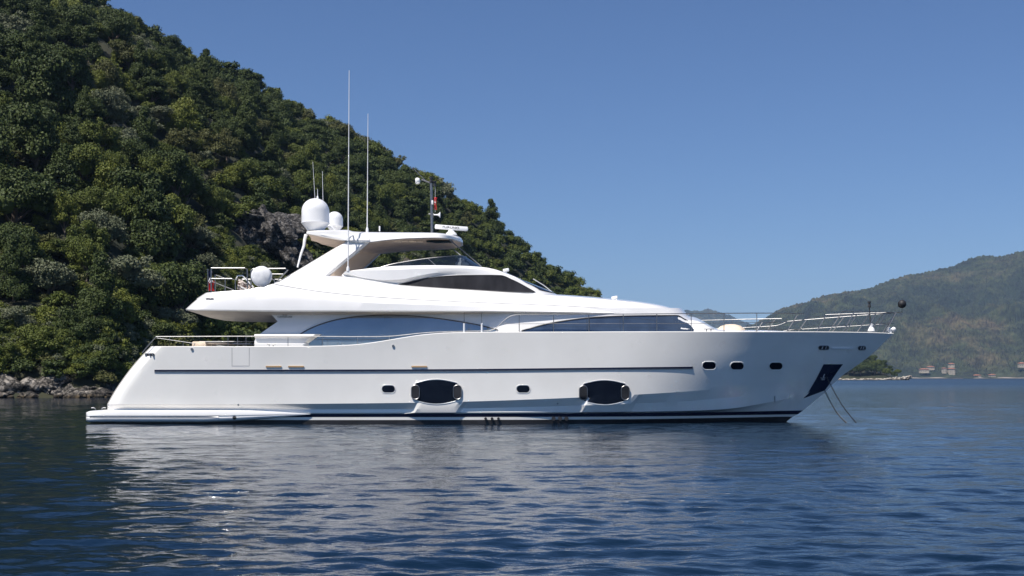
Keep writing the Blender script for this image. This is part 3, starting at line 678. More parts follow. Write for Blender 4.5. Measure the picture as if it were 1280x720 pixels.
# foredeck sunpad, cockpit table
bm = NB(); a = unp(919, 414.5, -1.0); pr_ = [(0,.32),(.2,.31),(.4,.25),(.55,.14),(.62,.0),(.6,-.1),(0,-.1)]
lathe(bm, pr_, (0,0,0), 24)
for v in bm.verts: v.co = Vector((v.co.x*.95 + a.x - .05*v.co.z, v.co.y*1.5 + a.y + .9, v.co.z + a.z))
mk('sunpad', bm, M['cream'], YT, 50)
bm = NB(); a = unp(262, 431.5, -.6); box(bm, a + Vector((-.2,0,.02)), (.55,1.6,.2), 0, .05); tube(bm, [a+Vector((0,0,.1)), a+Vector((.82,0,.04))], .035); box(bm, a+Vector((.35,0,.06)), (.9,1.4,.05), 0, .015); mk('cockpit_sofa', bm, M['cream'], YT)
bm = NB(); a = unp(305, 429.8, -.6); box(bm, a, (.7,1.0,.04), 0, .01); tube(bm, [a, a+Vector((0,0,-.5))], .05); mk('cockpit_table', bm, M['steel'], YT)
for x in (336.5, 341.5):
    bm = NB(); p = rp(x, 432.5, .1); tube(bm, [p+Vector((0,0,-.05)), p+Vector((0,0,.06)), p+Vector((-.08 if x<339 else .08,0,.07))], .018); mk('cleat', bm, M['steel'], YT)
for x in (422.5, 428):
    bm = NB(); p = rp(x, 431.5, .05); tube(bm, [p, p+Vector((0,0,.09))], .014); mk('cleat', bm, M['steel'], YT)
bm = NB(); p = rp(886, 413, .5); tube(bm, [p+Vector((-.2,0,.05)), p+Vector((.2,0,.05))], .016)
for d in (-.08, .08): tube(bm, [p+Vector((d,0,-.1)), p+Vector((d,0,.05))], .02)
mk('cleat', bm, M['steel'], YT)
# maker's marks on the wing under the overhang
y_ = -(DH.hb(356, 391.5) + .02)
bm = NB()
for dx, dz in ((-.045,.05),(.045,.05),(-.045,-.04),(.045,-.04)): 
    p = unp(356, 391.7, y_); box(bm, p + Vector((dx,0,dz)), (.07,.006,.07), 0, 0)
mk('emblem', bm, M['seal'], dh)
p = unp(356, 396.3, y_-.01); text('CUSTOM LINE', .085, p, (math.radians(90),0,0), M['seal'], dh, 'lettering')
p = unp(418, 390.2, -(DH.hb(418, 390.2)+.015)); text('FERRETTI', .13, (p.x, p.y, p.z-.03), (math.radians(90),0,0), M['seal'], dh, 'lettering').scale = (1.2,.7,1)

# ---------------- things carried on board
def cloth_grid(w, h, nx, nz, fold, ph=0.0):
    return [[Vector((w*(i/nx)*(1-.25*math.sin(3*k/nz)), fold*math.sin(i*1.9+ph+k*.25), -h*k/nz - .04*h*(i/nx))) for i in range(nx+1)] for k in range(nz+1)]
fl = empty('flag', unp(260.5, 364, -2.3)); tag(fl, 'drooping red and navy ensign at the aft end of the upper deck', 'flag')
bm = NB(); o_ = Vector(fl.location); tube(bm, [o_, o_+Vector((-.02,0,.78))], .02); lathe(bm, [(0,0),(.03,.0),(.03,.03),(0,.05)], o_+Vector((-.02,0,.78)), 8); mk('staff', bm, M['steel'], fl)
for nm, z0, z1, mm in (('upper_cloth', .76, .40, 'flagnavy'), ('lower_cloth', .40, .02, 'red')):
    bm = NB(); g = cloth_grid(.13 if mm == 'flagnavy' else .24, z0-z1, 14, 8, .035); g = [[p + o_ + Vector((.01,0,z0)) for p in r] for r in g]
    add_grid(bm, g, both=False); add_grid(bm, [[p + Vector((0,.006,0)) for p in r] for r in g], both=False); mk(nm, bm, M[mm], fl, 80)
bm = NB()
for k in range(3): box(bm, o_ + Vector((.05+.04*k, -.05, .42-.05*k)), (.03,.01,.16), 0, .003, Matrix.Rotation(.4, 3, 'Y'))
mk('white_bars', bm, M['cloth'], fl)
f2 = empty('courtesy_flag', unp(544, 262, .3)); tag(f2, 'small red courtesy flag hanging limp beside the light mast', 'flag'); o_ = Vector(f2.location)
bm = NB(); g = cloth_grid(.11, .5, 8, 10, .03, 1); g = [[p + o_ + Vector((-.04,0,.5)) for p in r] for r in g]
add_grid(bm, g, both=False); add_grid(bm, [[p + Vector((0,.006,0)) for p in r] for r in g], both=False); mk('cloth', bm, M['red'], f2, 80)
bm = NB(); tube(bm, [o_+Vector((0,0,-.1)), o_+Vector((0,0,.9))], .006, 5); mk('halyard', bm, M['white'], f2)
bm = NB(); lathe(bm, [(.012,-.003),(.02,-.003),(.026,0),(.02,.003),(.012,.003)], o_+Vector((.0,-.045,.28)), 12, ax='y'); mk('emblem', bm, M['cloth'], f2)
bm = NB(); a = unp(327, 345.6, -2.75)
lathe(bm, [(0,-.16),(.3,-.15),(.37,-.1),(.385,0),(.37,.1),(.3,.14),(.12,.17),(0,.17)], (0,0,0), 30, ax='y')
for v in bm.verts: v.co = Vector((v.co.x*(1+.02*math.sin(9*v.co.z)), v.co.y + .012*math.sin(14*v.co.x+9*v.co.z), v.co.z)) + a
o = mk('covered_lamp', bm, M['cloth'], None, 60); tag(o, 'round white fabric cover over equipment on the aft upper deck rail', 'cover')
ch = empty('deck_chair', unp(304, 364, -2.4)); tag(ch, 'folded deck chair with patterned fabric leaning behind the aft upper rail', 'chair')
bm = NB(); a = unp(297, 346.5, -2.4); c = unp(317, 360, -2.4); d = (c-a); G_ = []
for k in range(7):
    G_.append([a + d*(k/6) + Vector((0,-.0,-.02*i*i*.3 - .10*i*.5)) + Vector((.0,.05*math.sin(k*1.7+i),0)) for i in range(7)])
add_grid(bm, G_, both=False); mk('seat', bm, M['pattern'], ch, 80)
bm = NB(); tube(bm, [a+Vector((-.06,0,-.1)), a+Vector((0,0,.05)), a+Vector((.18,0,.06)), c+Vector((0,0,.02)), c+Vector((0,0,-.2))], .028); tube(bm, [a+Vector((.1,0,-.36)), c+Vector((0,0,-.15))], .02); mk('frame', bm, M['white'], ch)
# day shape ball
bm = NB(); a = unp(1127.5, 380, 0); bmesh.ops.create_uvsphere(bm, u_segments=20, v_segments=14, radius=.165)
for v in bm.verts: v.co += a
tube(bm, [a+Vector((0,0,-.34)), a+Vector((0,0,-.15))], .01, 6); tube(bm, [a+Vector((0,0,.14)), a+Vector((0,0,.22))], .008, 6)
o = mk('anchor_ball', bm, M['black'], None); tag(o, 'black ball shape hoisted above the bow pulpit', 'ball')
# anchor chains
def chain(x0, y0, x1, y1, ya, yb, label):
    a = unp(x0, y0, ya); c = unp(x1, y1, yb); c = a + (c-a)*1.12; bm = NB(); n = 46; pts = [a.lerp(c, k/n) + Vector((0,0,-.16*math.sin(math.pi*k/n))) for k in range(n+1)]
    for k in range(n):
        d = (pts[k+1]-pts[k]); u = d.normalized(); w = Vector((0,1,0)) if k % 2 else u.cross(Vector((0,1,0))).normalized()
        p0, p1 = pts[k] - u*.012, pts[k+1] + u*.012
        tube(bm, [p0, p0+u*.02+w*.024, p1-u*.02+w*.024, p1, p1-u*.02-w*.024, p0+u*.02-w*.024], .009, 5, closed=True)
    o = mk('anchor_chain', bm, M['seal'], None); tag(o, label, 'chain', 'anchor chains at the bow'); return o
chain(1033, 471, 1067, 523, -.55, -1.0, 'anchor chain running from the middle of the dark bow pocket down into the sea')
chain(1031, 488.5, 1056, 525, -.2, -.9, 'anchor chain leaving the stem just below the dark bow pocket')

# ================================================================== LAND AND SEA
def W(p, D, z): return Vector(((p - 640) / F * D, D + CY, z))       # column p of the coast as seen from the boat, distance D
def interp(pts):
    xs = [q[0] for q in pts]; ys = [q[1] for q in pts]
    return lambda x: np.interp(x, xs, ys)
class Noise:
    def __init__(s, seed, n=256): s.r = np.random.default_rng(seed).random((n, n)); s.n = n
    def __call__(s, x, y):
        x = np.asarray(x, float); y = np.asarray(y, float); xi = np.floor(x).astype(int); yi = np.floor(y).astype(int)
        fx = x - xi; fy = y - yi; fx = fx*fx*(3-2*fx); fy = fy*fy*(3-2*fy); n = s.n
        a = s.r[xi % n, yi % n]; b = s.r[(xi+1) % n, yi % n]; c = s.r[xi % n, (yi+1) % n]; d = s.r[(xi+1) % n, (yi+1) % n]
        return (a*(1-fx)+b*fx)*(1-fy) + (c*(1-fx)+d*fx)*fy
    def fbm(s, x, y, o=5, g=.5):
        t = 0; a = 1; w = 0
        for k in range(o): t = t + a*s(x*2**k + 17*k, y*2**k + 31*k); w += a; a *= g
        return t / w
N1 = Noise(3); N2 = Noise(8)
def np_mesh(name, V, Fc, mats, kind=None, smooth=True):
    me = bpy.data.meshes.new(name); V = np.asarray(V, np.float32); Fc = np.asarray(Fc, np.int32); k = Fc.shape[1]
    me.vertices.add(len(V)); me.vertices.foreach_set('co', V.ravel()); me.loops.add(Fc.size); me.loops.foreach_set('vertex_index', Fc.ravel())
    me.polygons.add(len(Fc)); me.polygons.foreach_set('loop_start', np.arange(len(Fc), dtype=np.int32)*k)
    me.polygons.foreach_set('use_smooth', np.full(len(Fc), smooth, dtype=bool)); me.update(calc_edges=True)
    for m in (mats if isinstance(mats, (list, tuple)) else [mats]): me.materials.append(m)
    return me
def link(name, me, parent=None, kind=None):
    o = bpy.data.objects.new(name, me); COL.objects.link(o); o.parent = parent
    if kind: o['kind'] = kind
    return o
def gridfaces(n, m):
    i, j = np.meshgrid(np.arange(n-1), np.arange(m-1), indexing='ij'); a = (i*m + j).ravel()
    return np.stack([a, a+m, a+m+1, a+1], 1)[:, ::-1]

# ---- materials
def leafmat(name, c1, c2, c3, trans=.0):
    m = mat(name, c1, .65, spec=.25); nt = m.node_tree; b = nt.nodes['Principled BSDF']
    g = nd(m, 'ShaderNodeNewGeometry'); n = nd(m, 'ShaderNodeTexNoise', Scale=.16, Detail=2); nt.links.new(g.outputs['Position'], n.inputs['Vector'])
    r = nd(m, 'ShaderNodeValToRGB'); e = r.color_ramp.elements; e[0].position = .36; e[0].color = (*c1, 1); e[1].position = .64; e[1].color = (*c2, 1)
    nt.links.new(n.outputs[0], r.inputs[0])
    mx = nt.nodes.new('ShaderNodeMix'); mx.data_type = 'RGBA'; nt.links.new(r.outputs[0], mx.inputs['A']); mx.inputs['B'].default_value = (*c3, 1)
    mr = nd(m, 'ShaderNodeMath', operation='POWER'); nt.links.new(g.outputs['Random Per Island'], mr.inputs[0]); mr.inputs[1].default_value = 2.0
    ml = nd(m, 'ShaderNodeMath', operation='MULTIPLY'); nt.links.new(mr.outputs[0], ml.inputs[0]); ml.inputs[1].default_value = .8
    nt.links.new(ml.outputs[0], mx.inputs['Factor']); nt.links.new(mx.outputs['Result'], b.inputs['Base Color'])
    return m
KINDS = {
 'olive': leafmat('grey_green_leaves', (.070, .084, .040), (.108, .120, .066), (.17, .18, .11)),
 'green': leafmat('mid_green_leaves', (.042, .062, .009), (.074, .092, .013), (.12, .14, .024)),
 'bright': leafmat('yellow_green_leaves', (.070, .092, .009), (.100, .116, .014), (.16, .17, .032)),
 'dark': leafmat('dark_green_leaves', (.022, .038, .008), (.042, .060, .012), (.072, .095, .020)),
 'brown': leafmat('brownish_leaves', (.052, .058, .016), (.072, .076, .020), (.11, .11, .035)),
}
M['bark'] = vary(mat('bark', (.12, .09, .07), .9), (.07, .05, .04), (.20, .16, .13), 3, bump=.6)
M['soil'] = vary(mat('hill_soil', (.06, .05, .03), .95), (.014, .020, .008), (.034, .034, .016), .25, bump=.8, bscale=2, detail=8)
def rockmat(name, lo, hi, stain, sc=1.0, dark=False):
    m = mat(name, hi, .9); nt = m.node_tree; b = nt.nodes['Principled BSDF']; g = nd(m, 'ShaderNodeNewGeometry')
    n = nd(m, 'ShaderNodeTexNoise', Scale=1.1*sc, Detail=8, Roughness=.65); nt.links.new(g.outputs['Position'], n.inputs['Vector'])
    r = nd(m, 'ShaderNodeValToRGB'); r.color_ramp.elements[0].position = .40; r.color_ramp.elements[1].position = .60
    r.color_ramp.elements[0].color = (*lo, 1); r.color_ramp.elements[1].color = (*hi, 1); nt.links.new(n.outputs[0], r.inputs[0])
    sp = nd(m, 'ShaderNodeSeparateXYZ'); nt.links.new(g.outputs['Position'], sp.inputs[0])
    mr = nd(m, 'ShaderNodeMapRange'); mr.inputs['From Min'].default_value = .12; mr.inputs['From Max'].default_value = .42
    mr.inputs['To Min'].default_value = 1; mr.inputs['To Max'].default_value = 0; nt.links.new(sp.outputs['Z'], mr.inputs['Value'])
    mx = nt.nodes.new('ShaderNodeMix'); mx.data_type = 'RGBA'; nt.links.new(mr.outputs[0], mx.inputs['Factor']); nt.links.new(r.outputs[0], mx.inputs['A']); mx.inputs['B'].default_value = (*stain, 1)
    nt.links.new(mx.outputs['Result'], b.inputs['Base Color'])
    v = nd(m, 'ShaderNodeTexVoronoi', Scale=1.6*sc, feature='DISTANCE_TO_EDGE'); nt.links.new(g.outputs['Position'], v.inputs['Vector'])
    ad = nd(m, 'ShaderNodeMath', operation='ADD'); nt.links.new(n.outputs[0], ad.inputs[0]); nt.links.new(v.outputs[0], ad.inputs[1])
    if dark:
        v2 = nd(m, 'ShaderNodeTexVoronoi', Scale=1.1, feature='DISTANCE_TO_EDGE'); nq = nd(m, 'ShaderNodeTexNoise', Scale=2.5, Detail=4); nt.links.new(g.outputs['Position'], nq.inputs['Vector'])
        va = nd(m, 'ShaderNodeVectorMath', operation='MULTIPLY_ADD'); nt.links.new(nq.outputs['Color'], va.inputs[0]); va.inputs[1].default_value = (1.2, 1.2, 1.2); nt.links.new(g.outputs['Position'], va.inputs[2]); nt.links.new(va.outputs[0], v2.inputs['Vector'])
        rc = nd(m, 'ShaderNodeValToRGB'); rc.color_ramp.elements[0].position = .03; rc.color_ramp.elements[0].color = (.12, .12, .12, 1); rc.color_ramp.elements[1].position = .22; nt.links.new(v2.outputs[0], rc.inputs[0])
        m2 = nt.nodes.new('ShaderNodeMix'); m2.data_type = 'RGBA'; m2.blend_type = 'MULTIPLY'; m2.inputs['Factor'].default_value = 1
        nt.links.new(mx.outputs['Result'], m2.inputs['A']); nt.links.new(rc.outputs[0], m2.inputs['B']); nt.links.new(m2.outputs['Result'], b.inputs['Base Color'])
    bp = nd(m, 'ShaderNodeBump', Strength=.9, Distance=.3/sc); nt.links.new(ad.outputs[0], bp.inputs['Height']); nt.links.new(bp.outputs[0], b.inputs['Normal'])
    return m
M['shore'] = rockmat('shore_rock', (.06, .05, .04), (.30, .27, .235), (.07, .048, .022), 1.0, True)
M['crag'] = rockmat('crag_rock', (.016, .014, .013), (.17, .158, .148), (.1, .08, .05), 1.3, True)
M['islerock'] = rockmat('islet_rock', (.25, .21, .17), (.5, .46, .40), (.2, .15, .09), .3)

# ---- sea
def sea_z(X, Y):
    z = 0; r = np.random.default_rng(5); dx = np.maximum(DSP, Y*.00163)
    for lam, amp, n in ((7.5, .008, 5), (3.6, .0060, 7), (1.9, .0052, 10), (1.0, .0050, 13), (.58, .0040, 16), (.34, .0026, 16)):
        fz = np.clip((lam*.75/dx - 2.2)/2.5, 0, 1)
        for k in range(n):
            th = math.radians(-78) + r.normal() * .62; L = lam * (.75 + .5*r.random()); kk = 2*math.pi/L
            ph = r.random()*6.28; z = z + fz*amp*.52*(.6+.8*r.random()) * np.sin(kk*(math.cos(th)*X + math.sin(th)*Y) + ph + 1.1*np.sin(.13*X*(1+k*.1)+.09*Y+k)) * (.35 + 1.3*N2(X/(5*lam)+k*3.1, Y/(5*lam)+k*7.7))
    return z
NU, D = 760, [4.0]
while D[-1] < 9200: D.append(D[-1] * (1.0048 if D[-1] < 110 else 1.0075 if D[-1] < 600 else 1.05))
D = np.array(D); u = np.concatenate([[-3, -2, -1.4, -1, -.8, -.68], np.linspace(-.6, .6, NU-12), [.68, .8, 1, 1.4, 2, 3]])
DD, UU = np.meshgrid(D, u, indexing='ij'); X = DD*UU; Y = DD + CY
DSP = np.gradient(D)[:, None]
Z = sea_z(X, DD)
V = np.stack([X, Y, Z], -1).reshape(-1, 3)
m = mat('sea_water', (.0025, .011, .028), .03, ior=1.333, spec=.5); nt = m.node_tree; b = nt.nodes['Principled BSDF']
g = nd(m, 'ShaderNodeNewGeometry'); mp = nd(m, 'ShaderNodeMapping'); mp.inputs['Scale'].default_value = (.95, 1.45, 1); nt.links.new(g.outputs['Position'], mp.inputs[0])
n1 = nd(m, 'ShaderNodeTexNoise', Scale=6.5, Detail=4, Distortion=.4); nt.links.new(mp.outputs[0], n1.inputs['Vector'])
n0 = nd(m, 'ShaderNodeTexNoise', Scale=.55, Detail=3); nt.links.new(mp.outputs[0], n0.inputs['Vector'])
b1 = nd(m, 'ShaderNodeBump', Strength=1.0, Distance=.008); nt.links.new(n1.outputs[0], b1.inputs['Height'])
b2 = nd(m, 'ShaderNodeBump', Strength=1.0, Distance=.022); nt.links.new(n0.outputs[0], b2.inputs['Height']); nm_ = nd(m, 'ShaderNodeTexNoise', Scale=2.1, Detail=3, Distortion=.6); nt.links.new(mp.outputs[0], nm_.inputs['Vector'])
b15 = nd(m, 'ShaderNodeBump', Strength=1.0, Distance=.020); nt.links.new(nm_.outputs[0], b15.inputs['Height']); nt.links.new(b1.outputs[0], b15.inputs['Normal']); nt.links.new(b15.outputs[0], b2.inputs['Normal'])
nt.links.new(b2.outputs[0], b.inputs['Normal'])
sp = nd(m, 'ShaderNodeSeparateXYZ'); nt.links.new(g.outputs['Position'], sp.inputs[0]); mr = nd(m, 'ShaderNodeMapRange')
for k_, v_ in (('From Min', 0), ('From Max', 260), ('To Min', .03), ('To Max', .25)): mr.inputs[k_].default_value = v_
nt.links.new(sp.outputs['Y'], mr.inputs['Value']); nt.links.new(mr.outputs[0], b.inputs['Roughness'])
nc = nd(m, 'ShaderNodeTexNoise', Scale=.02, Detail=2); nt.links.new(g.outputs['Position'], nc.inputs['Vector'])
r = nd(m, 'ShaderNodeValToRGB'); r.color_ramp.elements[0].color = (.0016, .008, .019, 1); r.color_ramp.elements[1].color = (.0030, .0145, .034, 1); nt.links.new(nc.outputs[0], r.inputs[0]); nt.links.new(r.outputs[0], b.inputs['Base Color'])
link('sea', np_mesh('sea', V, gridfaces(len(D), NU), m), kind='structure')

# ---- near hill
Dsh = interp([(-900, 84), (-300, 92), (0, 100), (130, 102), (300, 126), (500, 182), (700, 280), (900, 392)])
Drd = interp([(-900, 270), (-300, 275), (130, 285), (400, 305), (600, 338), (765, 372), (900, 400), (930, 402)])
pyr = interp([(-900, -420), (-400, -230), (-100, -110), (60, -32), (130, 2), (165, 22), (215, 50), (300, 88), (400, 142), (520, 206), (600, 262), (700, 335), (765, 376), (835, 415), (905, 471)])
def hill_h(p, Dd):
    p = np.asarray(p, float); Dd = np.asarray(Dd, float); ds, dr = Dsh(p), Drd(p); x = (p-640)/F*Dd
    hr = np.maximum(CH + (472 - pyr(p))/F*dr - 5.0*np.clip((900-p)/120, .2, 1), .4)
    sN = (Dd - ds)/(dr - ds); sc = np.clip(sN, 0, 1)
    base = hr * (sc**.88)
    lump = (N1.fbm(x/34+50, Dd/34+9, 4) - .5) * 17 * np.sin(np.pi*sc)**.8 * np.clip(hr/40, 0, 1)
    h = base + lump + np.clip(sN*40, 0, 1)*1.3 + (N2.fbm(x/5+90, Dd/5, 3)-.5)*1.2*np.clip(sN*20, 0, 1)
    h = np.where(sN > 1, hr*(1 - .22*(sN-1)) + 1.3, h)
    return np.where(sN < 0, np.maximum(sN*60, -3), h)
ps = np.linspace(-900, 925, 560); sv_ = np.concatenate([np.linspace(-.06, 0, 6)[:-1], np.linspace(0, 1, 150), np.linspace(1.02, 1.7, 20)])
PP, SS = np.meshgrid(ps, sv_, indexing='ij'); DDh = Dsh(PP) + SS*(Drd(PP)-Dsh(PP)); HH = hill_h(PP, DDh)
V = np.stack([(PP-640)/F*DDh, DDh+CY, HH], -1).reshape(-1, 3)
link('hillside', np_mesh('hillside', V, gridfaces(len(ps), len(sv_)), M['soil']), kind='structure')
def hill_D(px, py):
    """first distance at which the view line through (px, py) meets the hill"""
    Ds_ = np.linspace(float(Dsh(px)), float(Drd(px)), 500); e = CH + (472-py)/F*Ds_
    k = np.nonzero(hill_h(px, Ds_) >= e)[0]
    return float(Ds_[k[0]]) if len(k) else float(Drd(px))

# ---- tree crowns: thousands of leaf-sized faces spread through clumped lobes
def crown_mesh(name, seed, nleaf, leaf, m, shape='round', core=True):
    r = np.random.default_rng(seed); K = {'round': 46, 'tall': 44, 'pine': 46, 'loose': 40}[shape]
    C = []; R = []
    while len(C) < K:
        d = r.normal(size=3); d /= np.linalg.norm(d)
        if d[2] < -.35: continue
        if shape == 'round': c = d*np.array([.74, .74, .64])*(.45+.62*r.random()); rr = .12+.24*r.random()**1.5
        elif shape == 'loose': c = d*np.array([.82, .82, .72])*(.4+.7*r.random()); rr = .10+.22*r.random()**1.5
        elif shape == 'tall': c = d*np.array([.55, .55, .95])*(.5+.6*r.random()); rr = .12+.20*r.random()**1.5
        else:
            z = r.random(); a = r.random()*6.28; w = (1-z)**.8*.75; c = np.array([math.cos(a)*w*r.random()**.4, math.sin(a)*w*r.random()**.4, -.55+2.1*z]); rr = .13+.17*(1-z)
        C.append(c); R.append(rr)
    C = np.array(C); R = np.array(R); C[:, 2] += .75
    w = R**2; idx = r.choice(K, nleaf, p=w/w.sum()); d = r.normal(size=(nleaf, 3)); d /= np.linalg.norm(d, axis=1)[:, None]
    d[:, 2] = np.where(d[:, 2] < -.3, -d[:, 2], d[:, 2])
    rad = R[idx] * (.72 + .62*r.random(nleaf)) * (1 + .16*np.sin(d[:, 0]*7+idx)*np.sin(d[:, 1]*6+idx*2)*np.sin(d[:, 2]*7))
    P = C[idx] + d*rad[:, None]*np.array([1.08, 1.08, .9])
    # drop leaves buried well inside other lobes
    keep = np.ones(nleaf, bool)
    for k in range(K): keep &= ~((np.linalg.norm(P-C[k], axis=1) < R[k]*.6) & (idx != k))
    P = P[keep]; d = d[keep]; n = len(P)
    nrm = d + r.normal(size=(n, 3))*.55; nrm /= np.linalg.norm(nrm, axis=1)[:, None]
    t = np.cross(nrm, r.normal(size=(n, 3))); t /= np.linalg.norm(t, axis=1)[:, None]; bt = np.cross(nrm, t)
    a = leaf*(.6+.8*r.random(n))[:, None]; b_ = a*(.45+.4*r.random(n))[:, None]
    V = np.stack([P - t*a, P + bt*b_ + nrm*a*.15, P + t*a, P - bt*b_ - nrm*a*.15], 1).reshape(-1, 3); Fq = np.arange(n*4).reshape(-1, 4)
    if core:   # dense twiggy inside of each clump
        ph = np.array([[math.sin(a_)*math.cos(b2), math.sin(a_)*math.sin(b2), math.cos(a_)] for a_ in np.linspace(.01, 3.13, 6) for b2 in np.linspace(0, 6.283, 8)[:-1]])
        q = []
        for i in range(5):
            for j in range(7): q.append([i*7+j, (i+1)*7+j, (i+1)*7+(j+1) % 7, i*7+(j+1) % 7])
        q = np.array(q); base = len(V); VV = [V]; FF = [Fq]
        for k in range(K): VV.append(C[k] + ph*R[k]*.60*(1+.12*r.normal(size=(len(ph), 1)))); FF.append(q + base); base += len(ph)
        V = np.concatenate(VV); Fq = np.concatenate(FF)
    return V, Fq
SHAPES = {'olive': ['round', 'loose', 'round'], 'green': ['round', 'round', 'loose'], 'bright': ['round', 'tall', 'loose'], 'dark': ['round', 'tall', 'pine'], 'brown': ['loose', 'round', 'round']}
CR, CRlow, TR = {}, {}, []
sd_ = 100
for k, shs in SHAPES.items():
    CR[k] = []; CRlow[k] = []
    for s_ in shs:
        sd_ += 1; V, Q = crown_mesh(k, sd_, 12000, .034, None, s_); CR[k].append(np_mesh(k+'_crown', V, Q, KINDS[k], smooth=False))
        CRlow[k].append(crown_mesh(k, sd_, 1500, .062, None, s_))
for k in range(3):
    bm = NB(); r = random.Random(k)
    tube(bm, [(0,0,-.6),(.03*r.random(),.02,0),(.06*r.random(),.03,.35),(.05,.02,.7)], .085, 8, r2=.04)
    for q in range(6):
        a = q*1.05+r.random(); e = (.5*math.cos(a), .5*math.sin(a), .55+.5*r.random()); st = (.03,.02,.1+.08*q)
        tube(bm, [st, (e[0]*.5, e[1]*.5, (st[2]+e[2])*.5+.05), e], .035, 6, r2=.012)
    finish(bm, 60); me = bpy.data.meshes.new('trunk'); bm.to_mesh(me); bm.free(); me.materials.append(M['bark']); TR.append(me)
NAMES = {'olive': 'olive_tree', 'green': 'bushy_tree', 'bright': 'broadleaf_tree', 'dark': 'evergreen_tree', 'brown': 'scrub_oak_tree'}
def tree(kind, loc, R, rz, var, hs=1.0, label=None, group=None, pine=False):
    o = empty('pine_tree' if pine else NAMES[kind], loc); o.rotation_euler.z = rz; o.scale = (R*random.uniform(.85, 1.22), R*random.uniform(.85, 1.15), R*hs)
    c = bpy.data.objects.new('crown', CR[kind][var]); t = bpy.data.objects.new('trunk', TR[var % 3])
    for q in (t, c): COL.objects.link(q); q.parent = o
    tag(o, label, 'tree', group); return o
PHRASE = {'olive': 'grey-green', 'green': 'mid-green', 'bright': 'bright yellow-green', 'dark': 'dark green', 'brown': 'brownish green'}
# hero trees seen in the photo: (column, row of crown centre, width in px, kind, variant, height factor, label)
HERO = [
 (62,352,84,'olive',0,.9,'broad silvery tree with a rounded crown, low on the slope near the left edge'),
 (158,345,90,'olive',1,.85,'wide grey-green tree right of the broad silvery one, above the stern'),
 (125,292,66,'olive',2,1.1,'tall silvery tree above the gap between two low silvery trees'),
 (205,262,62,'bright',0,.9,'yellow-green tree halfway up the slope, left of the rock outcrop'),
 (240,300,62,'olive',1,.85,'pale grey-green tree touching the left side of the grey rock outcrop'),
 (150,395,60,'bright',1,1.15,'upright yellow-green tree just above and left of the yacht stern rail'),
 (205,350,72,'green',0,.9,'mid-green tree between the grey-green trees and the upper deck tip'),
 (215,400,50,'olive',0,.9,'small grey-green tree beside the tip of the yacht upper deck'),
 (255,335,52,'olive',2,.85,'pale olive tree directly below the grey rock outcrop, behind the deck rail'),
 (55,430,72,'green',1,.9,'bushy green tree just above the shore boulders near the left edge'),
 (95,410,66,'dark',0,1.0,'dark bushy tree above the gap in the shore boulders'),
 (22,400,60,'olive',1,.9,'pale grey-green tree at the left edge, below the broad silvery one'),
 (8,445,54,'green',2,.9,'leafy tree overhanging the boulders at the left edge'),
 (100,462,46,'bright',2,.7,'low bright green bush overhanging the largest shore boulder'),
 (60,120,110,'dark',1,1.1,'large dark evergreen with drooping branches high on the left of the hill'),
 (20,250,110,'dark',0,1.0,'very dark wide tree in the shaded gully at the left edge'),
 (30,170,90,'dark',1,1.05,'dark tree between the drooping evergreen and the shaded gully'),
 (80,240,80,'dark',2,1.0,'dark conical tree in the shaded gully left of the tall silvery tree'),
 (130,140,66,'olive',2,1.0,'soft grey-green tree right of the large drooping evergreen'),
 (150,180,60,'olive',0,.95,'dull grey-green tree above the yellow-green ones, mid-slope on the left'),
 (20,40,70,'olive',1,.9,'grey-green tree in the top left corner'),
 (345,225,44,'olive',0,.9,'large rounded grey-green tree above the rock outcrop, left of the white dome'),
 (290,225,40,'bright',1,.9,'yellow-green tree just above the left end of the rock outcrop'),
 (614,276,36,'dark',2,1.25,'tall dark pine standing out of the skyline right of the radar mast'),
 (275,405,40,'dark',0,1.0,'shaded tree framed beneath the yacht aft overhang'),
 (315,412,38,'green',1,.9,'green bush framed beneath the overhang beside the deck house'),
 (180,470,60,'dark',0,.9,'dark tree low behind the raked stern of the yacht'),
]
placed = []; nthing = 0
for (cx, cyy, wpx, kd, var, hs, lab) in HERO:
    D_ = hill_D(cx, cyy + wpx*.25); R = wpx/2/F*D_/1.02; z = float(hill_h(cx, D_))
    zc = CH + (472-cyy)/F*D_; base = min(z, zc - .75*R*hs)
    if 614 == cx: D_ = float(Drd(cx)) - 6; R = wpx/2/F*D_*1.0; base = CH + (472-300)/F*D_
    o = tree(kd, W(cx, D_, base - .05*R), R, random.random()*6.28, var, hs, lab, None, pine=(cx == 614)); placed.append(((cx-640)/F*D_, D_, R)); nthing += 1
